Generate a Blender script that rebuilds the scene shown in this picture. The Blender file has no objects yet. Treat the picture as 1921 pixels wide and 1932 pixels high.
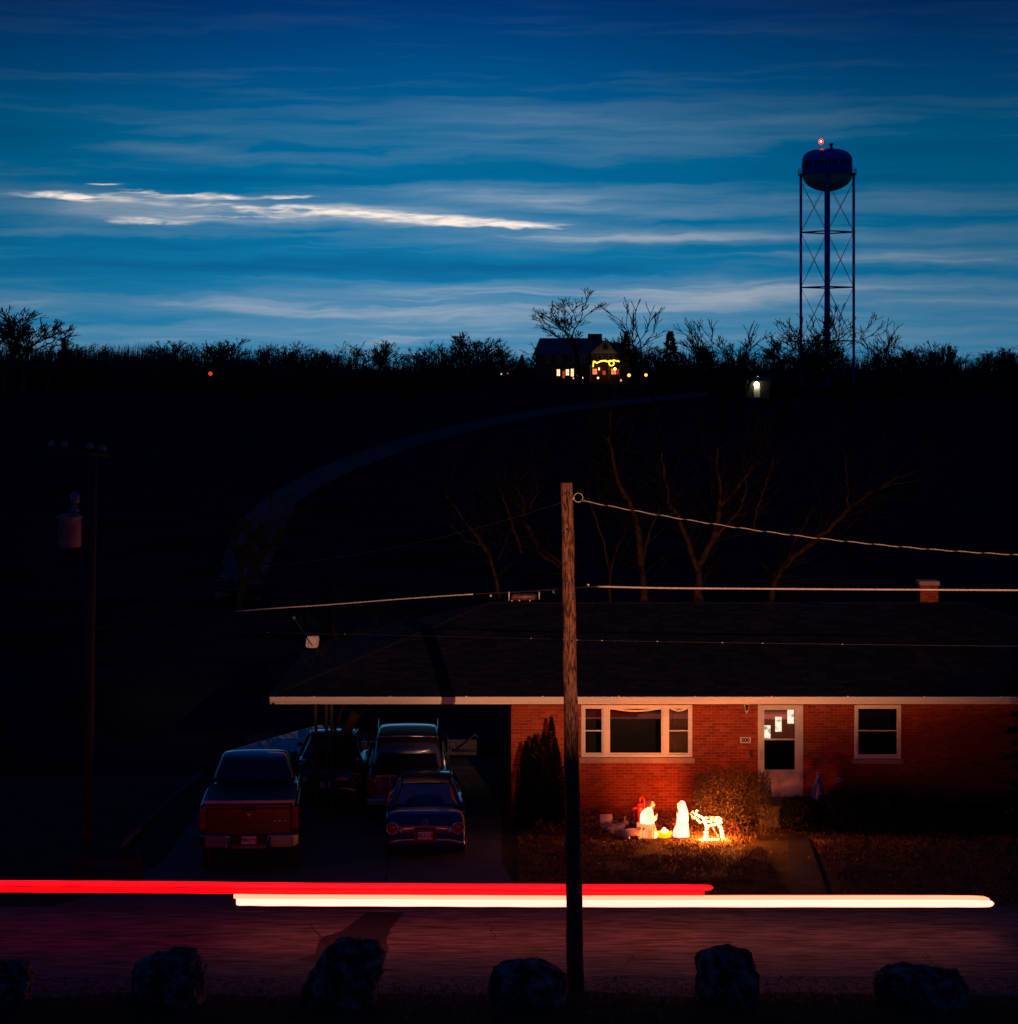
import bpy, math, random
from mathutils import Vector, Matrix, noise
R = math.radians
SC = bpy.context.scene
COL = SC.collection

# ------------------------------------------------------------------ camera
F, CX, HY, CZ = 4400.0, 960.5, 700.0, 10.43        # focal length / principal point in 1921 px units, eye height (m)
cam_d = bpy.data.cameras.new("camera"); cam = bpy.data.objects.new("camera", cam_d); COL.objects.link(cam)
cam.location = (0, 0, CZ); cam.rotation_euler = (R(90), 0, 0)
cam_d.sensor_fit = 'HORIZONTAL'; cam_d.sensor_width = 36; cam_d.lens = 36 * F / 1921
cam_d.shift_y = -(966 - HY) / 1921
cam_d.clip_start = 0.5; cam_d.clip_end = 6000
SC.camera = cam
SC.view_settings.view_transform = 'Standard'; SC.view_settings.look = 'None'
SC.view_settings.exposure = 0; SC.view_settings.gamma = 1; SC.view_settings.use_curve_mapping = False
SC.render.engine = 'CYCLES'
SC.cycles.max_bounces = 5; SC.cycles.transparent_max_bounces = 12
SC.cycles.sample_clamp_indirect = 2.0

def S(r, g, b):                       # sRGB 0-255 -> linear
    f = lambda c: (c/255)/12.92 if c/255 <= 0.04045 else ((c/255+0.055)/1.055)**2.4
    return (f(r), f(g), f(b), 1)

# ------------------------------------------------------------------ world: dusk sky with layered cloud
world = bpy.data.worlds.new("World"); SC.world = world; world.use_nodes = True
nt = world.node_tree; N = nt.nodes; L = nt.links; N.clear()
def V(x):
    return x
def M(op, a, b=None, c=None, clamp=False):
    n = N.new('ShaderNodeMath'); n.operation = op; n.use_clamp = clamp
    for i, v in enumerate((a, b, c)):
        if v is None: continue
        if isinstance(v, (int, float)): n.inputs[i].default_value = v
        else: L.new(v, n.inputs[i])
    return n.outputs[0]
tc = N.new('ShaderNodeTexCoord'); sep = N.new('ShaderNodeSeparateXYZ'); L.new(tc.outputs['Generated'], sep.inputs[0])
X_, Y_, Z_ = sep.outputs
hyp = M('SQRT', M('ADD', M('MULTIPLY', X_, X_), M('MULTIPLY', Y_, Y_)))
hyp = M('MAXIMUM', hyp, 0.02)
u_raw = M('MULTIPLY_ADD', M('ARCTAN2', X_, Y_), 4400, 960.5)       # azimuth, in units of 1/4400 rad
v_raw = M('MAXIMUM', M('MULTIPLY_ADD', M('DIVIDE', Z_, hyp), -4400, 700), -6000)   # elevation
def noise_uv(su, sv, detail, rough=0.55, w=0.0, dist=0.0, uu=None, vv=None):
    cb = N.new('ShaderNodeCombineXYZ')
    L.new(M('DIVIDE', uu or u_raw, su), cb.inputs[0]); L.new(M('DIVIDE', vv or v_raw, sv), cb.inputs[1]); cb.inputs[2].default_value = w
    n = N.new('ShaderNodeTexNoise'); n.inputs['Scale'].default_value = 1; n.inputs['Detail'].default_value = detail
    n.inputs['Roughness'].default_value = rough; n.inputs['Distortion'].default_value = dist
    L.new(cb.outputs[0], n.inputs['Vector']); return n.outputs[0]
warp = noise_uv(190, 60, 3, 0.55, 5.5)
warp2 = noise_uv(70, 22, 3, 0.55, 9.5)
v = M('ADD', v_raw, M('ADD', M('MULTIPLY', M('SUBTRACT', warp, 0.5), 34), M('MULTIPLY', M('SUBTRACT', warp2, 0.5), 7)))
u = M('ADD', u_raw, M('MULTIPLY', M('SUBTRACT', warp, 0.5), 160))
streak = noise_uv(300, 17, 5, 0.52, 1.3, 0.25, u, v)
broad = noise_uv(620, 48, 4, 0.55, 3.3, 0.3, u, v)
fine = noise_uv(60, 8.5, 5, 0.6, 7.1, 0.3)
def bump(u0, v0, su, sv, k, amp):
    du = M('SUBTRACT', u, u0); dv = M('SUBTRACT', v, v0)
    if k: dv = M('SUBTRACT', dv, M('MULTIPLY', du, k))
    a = M('MULTIPLY', du, 1/su); b = M('MULTIPLY', dv, 1/sv)
    e = M('EXPONENT', M('MULTIPLY', M('ADD', M('MULTIPLY', a, a), M('MULTIPLY', b, b)), -1))
    return M('MULTIPLY', e, amp)
def total(lst):
    t = None
    for b in lst:
        o = bump(*b); t = o if t is None else M('ADD', t, o)
    return t
soft = total([(230, 392, 330, 30, .05, .50), (690, 408, 420, 24, .05, .50), (1000, 368, 330, 22, .02, .50), (1480, 388, 330, 16, 0, .30),
    (1450, 447, 430, 13, -.02, .50), (1080, 448, 260, 16, 0, .35), (1080, 240, 310, 52, .02, .36), (1480, 236, 230, 24, -.04, .38),
    (370, 291, 210, 17, .09, .34), (280, 572, 420, 14, .01, .55), (900, 588, 420, 16, 0, .5), (1000, 548, 620, 15, 0, .34),
    (1820, 490, 320, 15, 0, .55), (1550, 556, 520, 32, 0, .42), (1760, 374, 190, 10, .02, .36), (600, 636, 800, 32, 0, .34),
    (1750, 620, 260, 14, 0, .2), (1250, 400, 300, 12, .02, .28), (120, 440, 300, 12, 0, .2)])
dark = total([(1080, 326, 480, 16, .02, .40), (420, 342, 330, 13, 0, .40), (300, 500, 560, 30, 0, .30), (860, 110, 900, 40, 0, .22),
    (1050, 505, 520, 16, 0, .28), (1500, 470, 260, 9, 0, .2), (200, 612, 300, 12, 0, .3), (60, 260, 200, 40, 0, .35), (1750, 300, 260, 40, 0, .30)])
halo = total([(330, 392, 300, 24, .045, .42), (760, 408, 260, 17, .05, .40), (290, 426, 130, 14, .02, .35), (1000, 372, 150, 9, .01, .2)])
core = total([(150, 378, 90, 8, .05, .95), (620, 402, 290, 9, .052, 1.05), (285, 423, 75, 9, .03, .8), (945, 426, 110, 5, .02, .95),
    (330, 369, 120, 7, .03, .75), (545, 373, 60, 4, 0, .8), (430, 371, 14, 4, 0, .7), (200, 353, 34, 3, .05, .6), (420, 408, 140, 4, .02, .5), (880, 420, 140, 8, .03, .45)])
nz = M('MULTIPLY', M('SUBTRACT', streak, 0.5), 1.5)
cl = M('ADD', M('MULTIPLY', soft, M('MULTIPLY_ADD', streak, 1.7, 0.15)), M('MULTIPLY', M('SUBTRACT', streak, 0.47), 0.75))
cl = M('ADD', cl, M('MULTIPLY', M('SUBTRACT', broad, 0.5), 0.7))
cl = M('ADD', cl, M('MULTIPLY', halo, M('MULTIPLY_ADD', streak, 1.6, .1)))
cl = M('SUBTRACT', cl, dark)
hi = M('SUBTRACT', 1, M('MULTIPLY', Z_, 6.3), clamp=True)                      # cloud contrast dies away overhead
hi = M('ADD', M('MULTIPLY', M('MAXIMUM', hi, 0.0), 0.92), 0.08)
cloud = M('MULTIPLY', M('MULTIPLY', M('ADD', cl, 0.04), 1.22), hi)
cpos = M('MINIMUM', M('MAXIMUM', cloud, 0.0), 1.0)
cneg = M('MINIMUM', M('MAXIMUM', M('MULTIPLY', cloud, -1), 0.0), 1.0)
ramp = N.new('ShaderNodeValToRGB'); L.new(M('SQRT', M('MAXIMUM', Z_, 0.0)), ramp.inputs[0])
els = ramp.color_ramp.elements
stops = [(0, (56, 132, 172)), (.14, (40, 126, 170)), (.2, (18, 118, 166)), (.26, (4, 112, 160)), (.32, (0, 100, 148)), (.355, (0, 80, 136)),
         (.385, (0, 60, 120)), (.405, (0, 44, 106)), (.55, (0, 38, 98)), (.75, (0, 32, 92)), (1, (0, 30, 90))]
els[0].position, els[0].color = stops[0][0], S(*stops[0][1]); els[1].position, els[1].color = 1, S(*stops[-1][1])
for p, c in stops[1:-1]:
    e = els.new(p); e.color = S(*c)
def MIX(fac, a, b, mode='MIX'):
    n = N.new('ShaderNodeMix'); n.data_type = 'RGBA'; n.blend_type = mode
    if isinstance(fac, (int, float)): n.inputs[0].default_value = fac
    else: L.new(fac, n.inputs[0])
    for i, x in ((6, a), (7, b)):
        if isinstance(x, tuple): n.inputs[i].default_value = x
        else: L.new(x, n.inputs[i])
    return n.outputs[2]
az = M('MULTIPLY', M('SUBTRACT', u_raw, 800), M('ADD', 1/1500, M('MULTIPLY', M('MINIMUM', M('MAXIMUM', Z_, 0.0), 0.2), 0.0062)))
glow = M('MULTIPLY_ADD', M('EXPONENT', M('MULTIPLY', M('MULTIPLY', az, az), -1)), 0.50, 0.50)   # sky dims away from the sunset
base = ramp.outputs[0]
base = MIX(M('MULTIPLY', cneg, 1.2, clamp=True), base, S(0, 52, 112))
col = MIX(M('MULTIPLY', cpos, 0.95), base, S(128, 158, 182))
col = MIX(M('MULTIPLY', M('MAXIMUM', M('SUBTRACT', cpos, 0.42), 0.0), 1.1, clamp=True), col, S(178, 184, 196))
cbm = N.new('ShaderNodeCombineColor'); [L.new(glow, cbm.inputs[i]) for i in range(3)]
col = MIX(1.0, col, cbm.outputs[0], 'MULTIPLY')
corem = M('MULTIPLY', core, M('MULTIPLY_ADD', M('SUBTRACT', fine, 0.42), 3.2, 0.50))
corem = M('MULTIPLY', M('SUBTRACT', M('ADD', corem, M('MULTIPLY', M('SUBTRACT', streak, .5), 1.0)), 0.16), 1.30, clamp=True)
corem = M('MULTIPLY', corem, M('MINIMUM', M('MULTIPLY', core, 2.4), 1.0))
col = MIX(corem, col, S(255, 238, 226))
below = M('LESS_THAN', Z_, -0.002)
col = MIX(below, col, S(4, 8, 24))
bg = N.new('ShaderNodeBackground'); L.new(col, bg.inputs[0]); bg.inputs[1].default_value = 1.0
wo = N.new('ShaderNodeOutputWorld'); L.new(bg.outputs[0], wo.inputs[0])

# ------------------------------------------------------------------ street floodlight light (its fixture is built further down)
LAMP = Vector((8.0, -2.0, 13.0))
ld = bpy.data.lights.new("floodlight_bulb", 'SPOT'); ld.color = (1.0, 0.42, 0.20); ld.energy = 70000
ld.spot_size = R(30); ld.spot_blend = 1.0; ld.shadow_soft_size = 0.017
lamp_ob = bpy.data.objects.new("floodlight_bulb", ld)
aim = Vector((1.2, 54.3, 4.5))
lamp_ob.rotation_euler = (aim - LAMP).to_track_quat('-Z', 'Y').to_euler()

# ================================================================== helpers
def W(px, py, D):
    return Vector(((px - CX) / F * D, D, CZ - (py - HY) / F * D))
def smooth(a, b, x):
    t = min(1, max(0, (x - a) / (b - a))); return t * t * (3 - 2 * t)
def gz(x, y):
    """terrain height"""
    if y < 36:
        t = min(1.0, (36 - y) / 36); return 8.7 * t ** 1.5 if y > 0 else 8.7
    h = 0.0
    if y > 60:
        h += 2.0 * smooth(80, 300, y) + 3.9 * smooth(270, 500, y) + 3.2 * smooth(500, 800, y)
        h += 3.7 * math.exp(-((x - 12) / 28) ** 2 - ((y - 432) / 38) ** 2)
        h += 2.2 * smooth(-20, -90, x) * smooth(330, 520, y)
        h -= 2.2 * smooth(60.5, 63, y) * smooth(80, 70, y) * smooth(-2.5, -4.5, x)
        h += 0.35 * noise.noise((x * .02, y * .02, 0)) * smooth(80, 140, y)
    return h
def G(px, py, lo=60.0):
    """point of the terrain seen at a pixel"""
    D = lo
    while D < 900:
        p = W(px, py, D)
        if p.z <= gz(p.x, D): return Vector((p.x, D, gz(p.x, D)))
        D += 0.5
    return W(px, py, 900)

def tagp(o, label=None, cat=None, group=None, kind=None):
    if label: o['label'] = label
    if cat: o['category'] = cat
    if group: o['group'] = group
    if kind: o['kind'] = kind
    return o
def empty(name, loc=(0, 0, 0), rz=0, label=None, cat=None, group=None):
    o = bpy.data.objects.new(name, None); COL.objects.link(o); o.location = loc; o.rotation_euler = (0, 0, rz)
    o.empty_display_size = 0.2
    return tagp(o, label, cat, group)
def link(name, me, mats=None, parent=None, loc=None, rot=None, scale=None):
    o = bpy.data.objects.new(name, me); COL.objects.link(o)
    if mats is not None:
        if not isinstance(mats, (list, tuple)): mats = [mats]
        if not me.materials:
            for m in mats: me.materials.append(m)
    if parent: o.parent = parent
    if loc is not None: o.location = loc
    if rot is not None: o.rotation_euler = rot
    if scale is not None: o.scale = scale if not isinstance(scale, (int, float)) else (scale,) * 3
    return o
class MB:
    def __init__(s): s.v = []; s.f = []; s.m = []; s.sm = []
    def poly(s, pts, mi=0, smooth=False):
        i = len(s.v); s.v += [tuple(p) for p in pts]; s.f.append(tuple(range(i, i + len(pts)))); s.m.append(mi); s.sm.append(smooth); return s
    def box(s, x0, x1, y0, y1, z0, z1, mi=0, M4=None):
        P = [(x0,y0,z0),(x1,y0,z0),(x1,y1,z0),(x0,y1,z0),(x0,y0,z1),(x1,y0,z1),(x1,y1,z1),(x0,y1,z1)]
        if M4 is not None: P = [tuple(M4 @ Vector(p)) for p in P]
        i = len(s.v); s.v += P
        for q in ((0,3,2,1),(4,5,6,7),(0,1,5,4),(1,2,6,5),(2,3,7,6),(3,0,4,7)):
            s.f.append(tuple(i + k for k in q)); s.m.append(mi); s.sm.append(False)
        return s
    def tube(s, pts, rad, n=8, mi=0, caps=True, smooth=True):
        pts = [Vector(p) for p in pts]
        if not isinstance(rad, (list, tuple)): rad = [rad] * len(pts)
        base = len(s.v); up = None
        for k, p in enumerate(pts):
            d = (pts[min(k+1, len(pts)-1)] - pts[max(k-1, 0)]).normalized()
            if up is None:
                up = Vector((0, 0, 1)) if abs(d.z) < 0.9 else Vector((1, 0, 0))
            a = d.cross(up); a = a.normalized() if a.length > 1e-6 else Vector((1, 0, 0)); b = d.cross(a).normalized(); up = -b
            for j in range(n):
                t = 2 * math.pi * j / n; s.v.append(tuple(p + a * (math.cos(t) * rad[k]) + b * (math.sin(t) * rad[k])))
        for k in range(len(pts) - 1):
            for j in range(n):
                s.f.append((base+k*n+j, base+k*n+(j+1)%n, base+(k+1)*n+(j+1)%n, base+(k+1)*n+j)); s.m.append(mi); s.sm.append(smooth)
        if caps:
            s.f.append(tuple(base + j for j in reversed(range(n)))); s.m.append(mi); s.sm.append(False)
            e = base + (len(pts)-1)*n; s.f.append(tuple(e + j for j in range(n))); s.m.append(mi); s.sm.append(False)
        return s
    def loft(s, rings, mi=0, caps=True, smooth=True, mfun=None):
        n = len(rings[0]); base = len(s.v)
        for r in rings: s.v += [tuple(p) for p in r]
        for k in range(len(rings) - 1):
            for j in range(n):
                s.f.append((base+k*n+j, base+k*n+(j+1)%n, base+(k+1)*n+(j+1)%n, base+(k+1)*n+j)); s.m.append(mfun(k, j) if mfun else mi); s.sm.append(smooth)
        if caps:
            s.f.append(tuple(base + j for j in reversed(range(n)))); s.m.append(mfun(0, 0) if mfun else mi); s.sm.append(smooth)
            e = base + (len(rings)-1)*n; s.f.append(tuple(e + j for j in range(n))); s.m.append(mfun(len(rings)-1, 0) if mfun else mi); s.sm.append(smooth)
        return s
    def ball(s, c, rx, ry=None, rz=None, n=10, mi=0):
        ry = ry or rx; rz = rz or rx; rings = []
        for k in range(1, n // 2 + 1):
            th = math.pi * k / (n // 2 + 1)
            rings.append([(c[0]+rx*math.sin(th)*math.cos(2*math.pi*j/n), c[1]+ry*math.sin(th)*math.sin(2*math.pi*j/n), c[2]-rz*math.cos(th)) for j in range(n)])
        b0 = (c[0], c[1], c[2]-rz); b1 = (c[0], c[1], c[2]+rz)
        base = len(s.v); s.loft(rings, mi, caps=False)
        i = len(s.v); s.v += [b0, b1]
        last = base + (len(rings)-1)*n
        for j in range(n):
            s.f.append((i, base+(j+1)%n, base+j)); s.m.append(mi); s.sm.append(True)
            s.f.append((i+1, last+j, last+(j+1)%n)); s.m.append(mi); s.sm.append(True)
        return s
    def lathe(s, prof, c=(0, 0, 0), n=32, mi=0, caps=True, smooth=True):
        return s.loft([[(c[0]+r*math.cos(2*math.pi*j/n), c[1]+r*math.sin(2*math.pi*j/n), c[2]+z) for j in range(n)] for r, z in prof], mi, caps, smooth)
    def mesh(s, name):
        me = bpy.data.meshes.new(name); me.from_pydata(s.v, [], s.f)
        me.polygons.foreach_set('material_index', s.m); me.polygons.foreach_set('use_smooth', s.sm); me.update()
        return me
    def build(s, name, mats, parent=None, **k):
        me = s.mesh(name); return link(name, me, mats, parent, **k)
def subsurf(o, lv=2):
    m = o.modifiers.new('smooth', 'SUBSURF'); m.levels = lv; m.render_levels = lv; return o
def bevel(o, w, seg=2):
    m = o.modifiers.new('edge', 'BEVEL'); m.width = w; m.segments = seg; m.limit_method = 'ANGLE'; return o

# ------------------------------------------------------------------ materials
MATS = {}
def mat(name, col, rough=0.7, metal=0.0, col2=None, scale=6.0, bump=0.0, bscale=None, emit=None, estr=1.0, stretch=None, detail=6, spec=0.5, coat=0.0, thresh=None, objc=True):
    if name in MATS: return MATS[name]
    m = bpy.data.materials.new(name); m.use_nodes = True; t = m.node_tree; b = t.nodes['Principled BSDF']
    b.inputs['Roughness'].default_value = rough; b.inputs['Metallic'].default_value = metal; b.inputs['Specular IOR Level'].default_value = spec
    if coat: b.inputs['Coat Weight'].default_value = coat; b.inputs['Coat Roughness'].default_value = 0.03
    c4 = tuple(col) + (1,)
    tcn = t.nodes.new('ShaderNodeTexCoord'); mp = t.nodes.new('ShaderNodeMapping'); t.links.new(tcn.outputs['Object' if objc else 'Generated'], mp.inputs[0])
    if stretch: mp.inputs['Scale'].default_value = stretch
    if col2 is not None:
        nn = t.nodes.new('ShaderNodeTexNoise'); nn.inputs['Scale'].default_value = scale; nn.inputs['Detail'].default_value = detail; nn.inputs['Roughness'].default_value = 0.62
        t.links.new(mp.outputs[0], nn.inputs['Vector'])
        rp = t.nodes.new('ShaderNodeValToRGB'); a, z = thresh or (0.35, 0.65)
        rp.color_ramp.elements[0].position = a; rp.color_ramp.elements[0].color = c4
        rp.color_ramp.elements[1].position = z; rp.color_ramp.elements[1].color = tuple(col2) + (1,)
        t.links.new(nn.outputs[0], rp.inputs[0]); t.links.new(rp.outputs[0], b.inputs['Base Color'])
    else: b.inputs['Base Color'].default_value = c4
    if bump:
        n2 = t.nodes.new('ShaderNodeTexNoise'); n2.inputs['Scale'].default_value = bscale or scale * 4; n2.inputs['Detail'].default_value = 8
        t.links.new(mp.outputs[0], n2.inputs['Vector'])
        bp = t.nodes.new('ShaderNodeBump'); bp.inputs['Strength'].default_value = min(1, bump); bp.inputs['Distance'].default_value = 0.02 * max(1, bump)
        t.links.new(n2.outputs[0], bp.inputs['Height']); t.links.new(bp.outputs[0], b.inputs['Normal'])
    if emit is not None:
        b.inputs['Emission Color'].default_value = tuple(emit) + (1,); b.inputs['Emission Strength'].default_value = estr
    MATS[name] = m; return m
def glass_mat(name, tint=(.5, .5, .5), refl=1.45):
    if name in MATS: return MATS[name]
    m = bpy.data.materials.new(name); m.use_nodes = True; t = m.node_tree; t.nodes.clear()
    g = t.nodes.new('ShaderNodeBsdfGlossy'); g.inputs['Roughness'].default_value = 0.015
    tr = t.nodes.new('ShaderNodeBsdfTransparent'); tr.inputs[0].default_value = tuple(tint) + (1,)
    fr = t.nodes.new('ShaderNodeFresnel'); fr.inputs[0].default_value = refl
    mx = t.nodes.new('ShaderNodeMixShader'); ou = t.nodes.new('ShaderNodeOutputMaterial')
    t.links.new(fr.outputs[0], mx.inputs[0]); t.links.new(tr.outputs[0], mx.inputs[1]); t.links.new(g.outputs[0], mx.inputs[2]); t.links.new(mx.outputs[0], ou.inputs[0])
    MATS[name] = m; return m

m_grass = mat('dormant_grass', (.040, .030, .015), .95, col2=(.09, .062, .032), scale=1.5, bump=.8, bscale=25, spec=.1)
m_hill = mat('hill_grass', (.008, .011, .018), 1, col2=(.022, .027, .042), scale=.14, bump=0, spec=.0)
m_asph = mat('asphalt', (.06, .052, .045), .9, col2=(.26, .22, .19), scale=5.0, bump=2.0, bscale=16, stretch=(.22, 1.3, 1), spec=.2, detail=14, thresh=(.38, .64))
m_shadow_patch = mat('road_shadow_patch', (.016, .016, .018), .9, col2=(.024, .024, .026), scale=4, bump=.4, bscale=70, spec=.3)
m_crack = mat('crack_tar', (.008, .008, .008), .8, col2=(.014, .013, .012), scale=30)
m_shldr = mat('shoulder_gravel', (.05, .042, .036), .95, col2=(.26, .22, .18), scale=7, bump=1, bscale=45, spec=.1)
m_conc = mat('concrete', (.085, .08, .078), .9, col2=(.125, .118, .112), scale=1.4, bump=.3, bscale=40, spec=.2)
m_gravel = mat('gravel_lane', (.07, .068, .066), 1, col2=(.17, .165, .16), scale=1.2, bump=.5, bscale=8, spec=.0)
t_ = m_gravel.node_tree; bs = t_.nodes['Principled BSDF']; at = t_.nodes.new('ShaderNodeAttribute'); at.attribute_name = 'wear'
nn = t_.nodes.new('ShaderNodeTexNoise'); nn.inputs['Scale'].default_value = .55; nn.inputs['Detail'].default_value = 6; txc = t_.nodes.new('ShaderNodeTexCoord'); t_.links.new(txc.outputs['Object'], nn.inputs['Vector'])
ma = t_.nodes.new('ShaderNodeMath'); ma.operation = 'MULTIPLY_ADD'; t_.links.new(nn.outputs[0], ma.inputs[0]); ma.inputs[1].default_value = 1.5; t_.links.new(at.outputs['Fac'], ma.inputs[2])
rr_ = t_.nodes.new('ShaderNodeValToRGB'); rr_.color_ramp.elements[0].position = .80; rr_.color_ramp.elements[0].color = (1, 1, 1, 1); rr_.color_ramp.elements[1].position = 1.0; rr_.color_ramp.elements[1].color = (0, 0, 0, 1)
ma.use_clamp = False; sc_ = t_.nodes.new('ShaderNodeMath'); sc_.operation = 'MULTIPLY'; sc_.inputs[1].default_value = .62; t_.links.new(ma.outputs[0], sc_.inputs[0]); t_.links.new(sc_.outputs[0], rr_.inputs[0])
mx_ = t_.nodes.new('ShaderNodeMix'); mx_.data_type = 'RGBA'; mx_.inputs[6].default_value = (.010, .010, .007, 1); src_ = bs.inputs['Base Color'].links[0].from_socket
t_.links.new(rr_.outputs[0], mx_.inputs[0]); t_.links.new(src_, mx_.inputs[7]); t_.links.new(mx_.outputs[2], bs.inputs['Base Color'])
m_bark = mat('bark', (.022, .011, .008), .95, col2=(.085, .040, .027), scale=5, bump=.8, bscale=30, spec=.05)
m_twig = mat('twig', (.012, .006, .005), .95, col2=(.032, .016, .012), scale=3, spec=.05)
m_twigd = mat('far_twig', (.012, .010, .009), 1, col2=(.025, .02, .018), scale=.5, spec=.0)
m_needle = mat('needles', (.008, .014, .007), .9, col2=(.018, .028, .012), scale=3, spec=.1)
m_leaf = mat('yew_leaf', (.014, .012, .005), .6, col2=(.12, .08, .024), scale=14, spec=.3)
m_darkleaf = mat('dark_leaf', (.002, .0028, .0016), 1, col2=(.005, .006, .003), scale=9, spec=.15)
m_litter = mat('leaf_litter', (.18, .06, .03), .9, col2=(.40, .17, .09), scale=20, spec=.1)
m_blade = mat('grass_blade', (.09, .055, .022), .9, col2=(.27, .15, .06), scale=2.2, spec=.1)
m_pole = mat('pole_wood', (.05, .02, .013), .9, col2=(.30, .14, .10), scale=6, bump=1.5, bscale=16, stretch=(4.5, 4.5, .9), detail=12, thresh=(.40, .58), spec=.1)
m_crackw = mat('wood_check', (.008, .005, .003), 1, col2=(.015, .01, .006), scale=20)
m_wire = mat('cable_grey', (.46, .40, .36), .6, col2=(.68, .6, .54), scale=30)
m_blackwire = mat('cable_black', (.02, .018, .016), .6, col2=(.03, .028, .025), scale=20)
m_brick = [mat('brick_red_%s' % k, c, .9, col2=c2, scale=22, bump=.4, bscale=80, spec=.15) for k, c, c2 in
           (('warm', (.25, .034, .010), (.32, .050, .015)), ('deep', (.20, .026, .009), (.26, .038, .013)), ('dusty', (.30, .055, .022), (.38, .08, .036)))]
m_mortar = mat('mortar', (.34, .12, .075), .95, col2=(.42, .17, .11), scale=12, bump=.3, bscale=60)
m_white = mat('white_trim_paint', (.66, .60, .54), .6, col2=(.76, .70, .64), scale=2.5, bump=.15, bscale=30, stretch=(.3, 1, 6))
m_sill = mat('limestone_sill', (.36, .21, .18), .9, col2=(.44, .28, .24), scale=9, bump=.3)
m_shing = [mat('shingle_%s' % k, c, .95, col2=c2, scale=9, bump=.6, bscale=90, spec=.12) for k, c, c2 in
           (('a', (.0028, .004, .015), (.006, .007, .024)), ('b', (.007, .007, .022), (.013, .012, .036)), ('c', (.0018, .003, .010), (.004, .005, .016)))]
m_black = mat('matt_black', (.008, .008, .009), .6, col2=(.014, .014, .016), scale=10)
m_room = mat('room_interior', (.02, .016, .012), .9, col2=(.03, .025, .02), scale=3)
m_tank = mat('tank_paint', (.05, .10, .62), .45, col2=(.06, .12, .72), scale=.4)
m_tower = mat('tower_steel', (.06, .09, .42), .5, col2=(.08, .11, .5), scale=.5)
m_letter = mat('tank_lettering', (.02, .018, .010), .7, col2=(.05, .042, .02), scale=2)
m_bowl = mat('tank_bowl', (.55, .42, .38), .7, col2=(.6, .46, .42), scale=.5)
def emitm(name, c, s=1.0):
    return mat(name, tuple(min(1, x) * .5 for x in c), .6, emit=c, estr=s)

# ================================================================== terrain, road, drive
def terrain():
    ys = []; y = -60.0
    while y < 36: ys.append(y); y += 4
    while y < 64: ys.append(y); y += 1
    while y < 100: ys.append(y); y += 1.5
    while y < 900: ys.append(y); y += 5 + (y - 100) * .01
    while y < 3500: ys.append(y); y += 300
    xs = [-1500, -900, -600, -400, -300, -220, -160, -120, -95, -80, -65, -55]
    x = -46.0
    while x <= 46: xs.append(x); x += 1.5
    xs += [-q for q in reversed([-1500, -900, -600, -400, -300, -220, -160, -120, -95, -80, -65, -55])]
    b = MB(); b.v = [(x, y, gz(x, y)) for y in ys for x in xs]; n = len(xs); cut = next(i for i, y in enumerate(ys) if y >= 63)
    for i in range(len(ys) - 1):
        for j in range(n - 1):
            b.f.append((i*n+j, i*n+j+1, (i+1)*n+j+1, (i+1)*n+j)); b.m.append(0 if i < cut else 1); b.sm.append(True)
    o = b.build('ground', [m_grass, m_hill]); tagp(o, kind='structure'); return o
terrain()
def sheet(name, pts, z, m, kind='structure'):
    b = MB(); b.poly([(x, y, z) for x, y in pts]); o = b.build(name, m)
    return tagp(o, kind=kind)
sheet('road', [(-80, 40.2)] + [(-12 + .3 * k, 40.12 + .16 * noise.noise((k * .21, 0, 5)) + .06 * noise.noise((k * .9, 3, 5))) for k in range(81)] + [(80, 40.2), (80, 45.0), (-80, 45.0)], .008, m_asph)
sheet('road_shoulder', [(-80, 39.1)] + [(-12 + .3 * k, 39.0 + .5 * noise.noise((k * .17, 0, 9)) + .15 * noise.noise((k * .8, 3, 9))) for k in range(81)] + [(80, 39.1), (80, 40.6), (-80, 40.6)], .004, m_shldr)
# concrete gutter along the far side of the road and the driveway, slab by slab
gut = MB(); gut.box(-80, 80, 45.0, 45.32, -.05, .02); tagp(gut.build('gutter_strip', m_conc), kind='structure')
dr = empty('driveway'); dr['kind'] = 'structure'
nx = 3; ys = [45.33, 47.0, 49.4, 51.8, 54.2, 56.6, 59.0, 61.4]
for i in range(len(ys) - 1):
    y0, y1 = ys[i], ys[i + 1]
    for j in range(nx):
        def ex(t, y):
            fl = 1.5 * smooth(48, 45.3, y)
            return (-7.35 - fl) + t * ((-.15 + fl * .6) - (-7.35 - fl))
        s = MB(); g = .012
        P = [(ex(j/nx, y0) + g, y0 + g), (ex((j+1)/nx, y0) - g, y0 + g), (ex((j+1)/nx, y1) - g, y1 - g), (ex(j/nx, y1) + g, y1 - g)]
        zt = .03
        s.v = [(x, y, -.1) for x, y in P] + [(x, y, zt) for x, y in P]
        for q in ((0,3,2,1),(4,5,6,7),(0,1,5,4),(1,2,6,5),(2,3,7,6),(3,0,4,7)): s.f.append(q); s.m.append(0); s.sm.append(False)
        s.build('slab', m_conc, dr)
# low kerb wall along the left of the drive
kb = MB(); kb.tube([(-8.45, 50.5, .12), (-8.3, 53, .14), (-8.05, 57, .14), (-7.85, 60.4, .14)], .09, n=4)
tagp(kb.build('driveway_kerb', m_conc), kind='structure')
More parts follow.
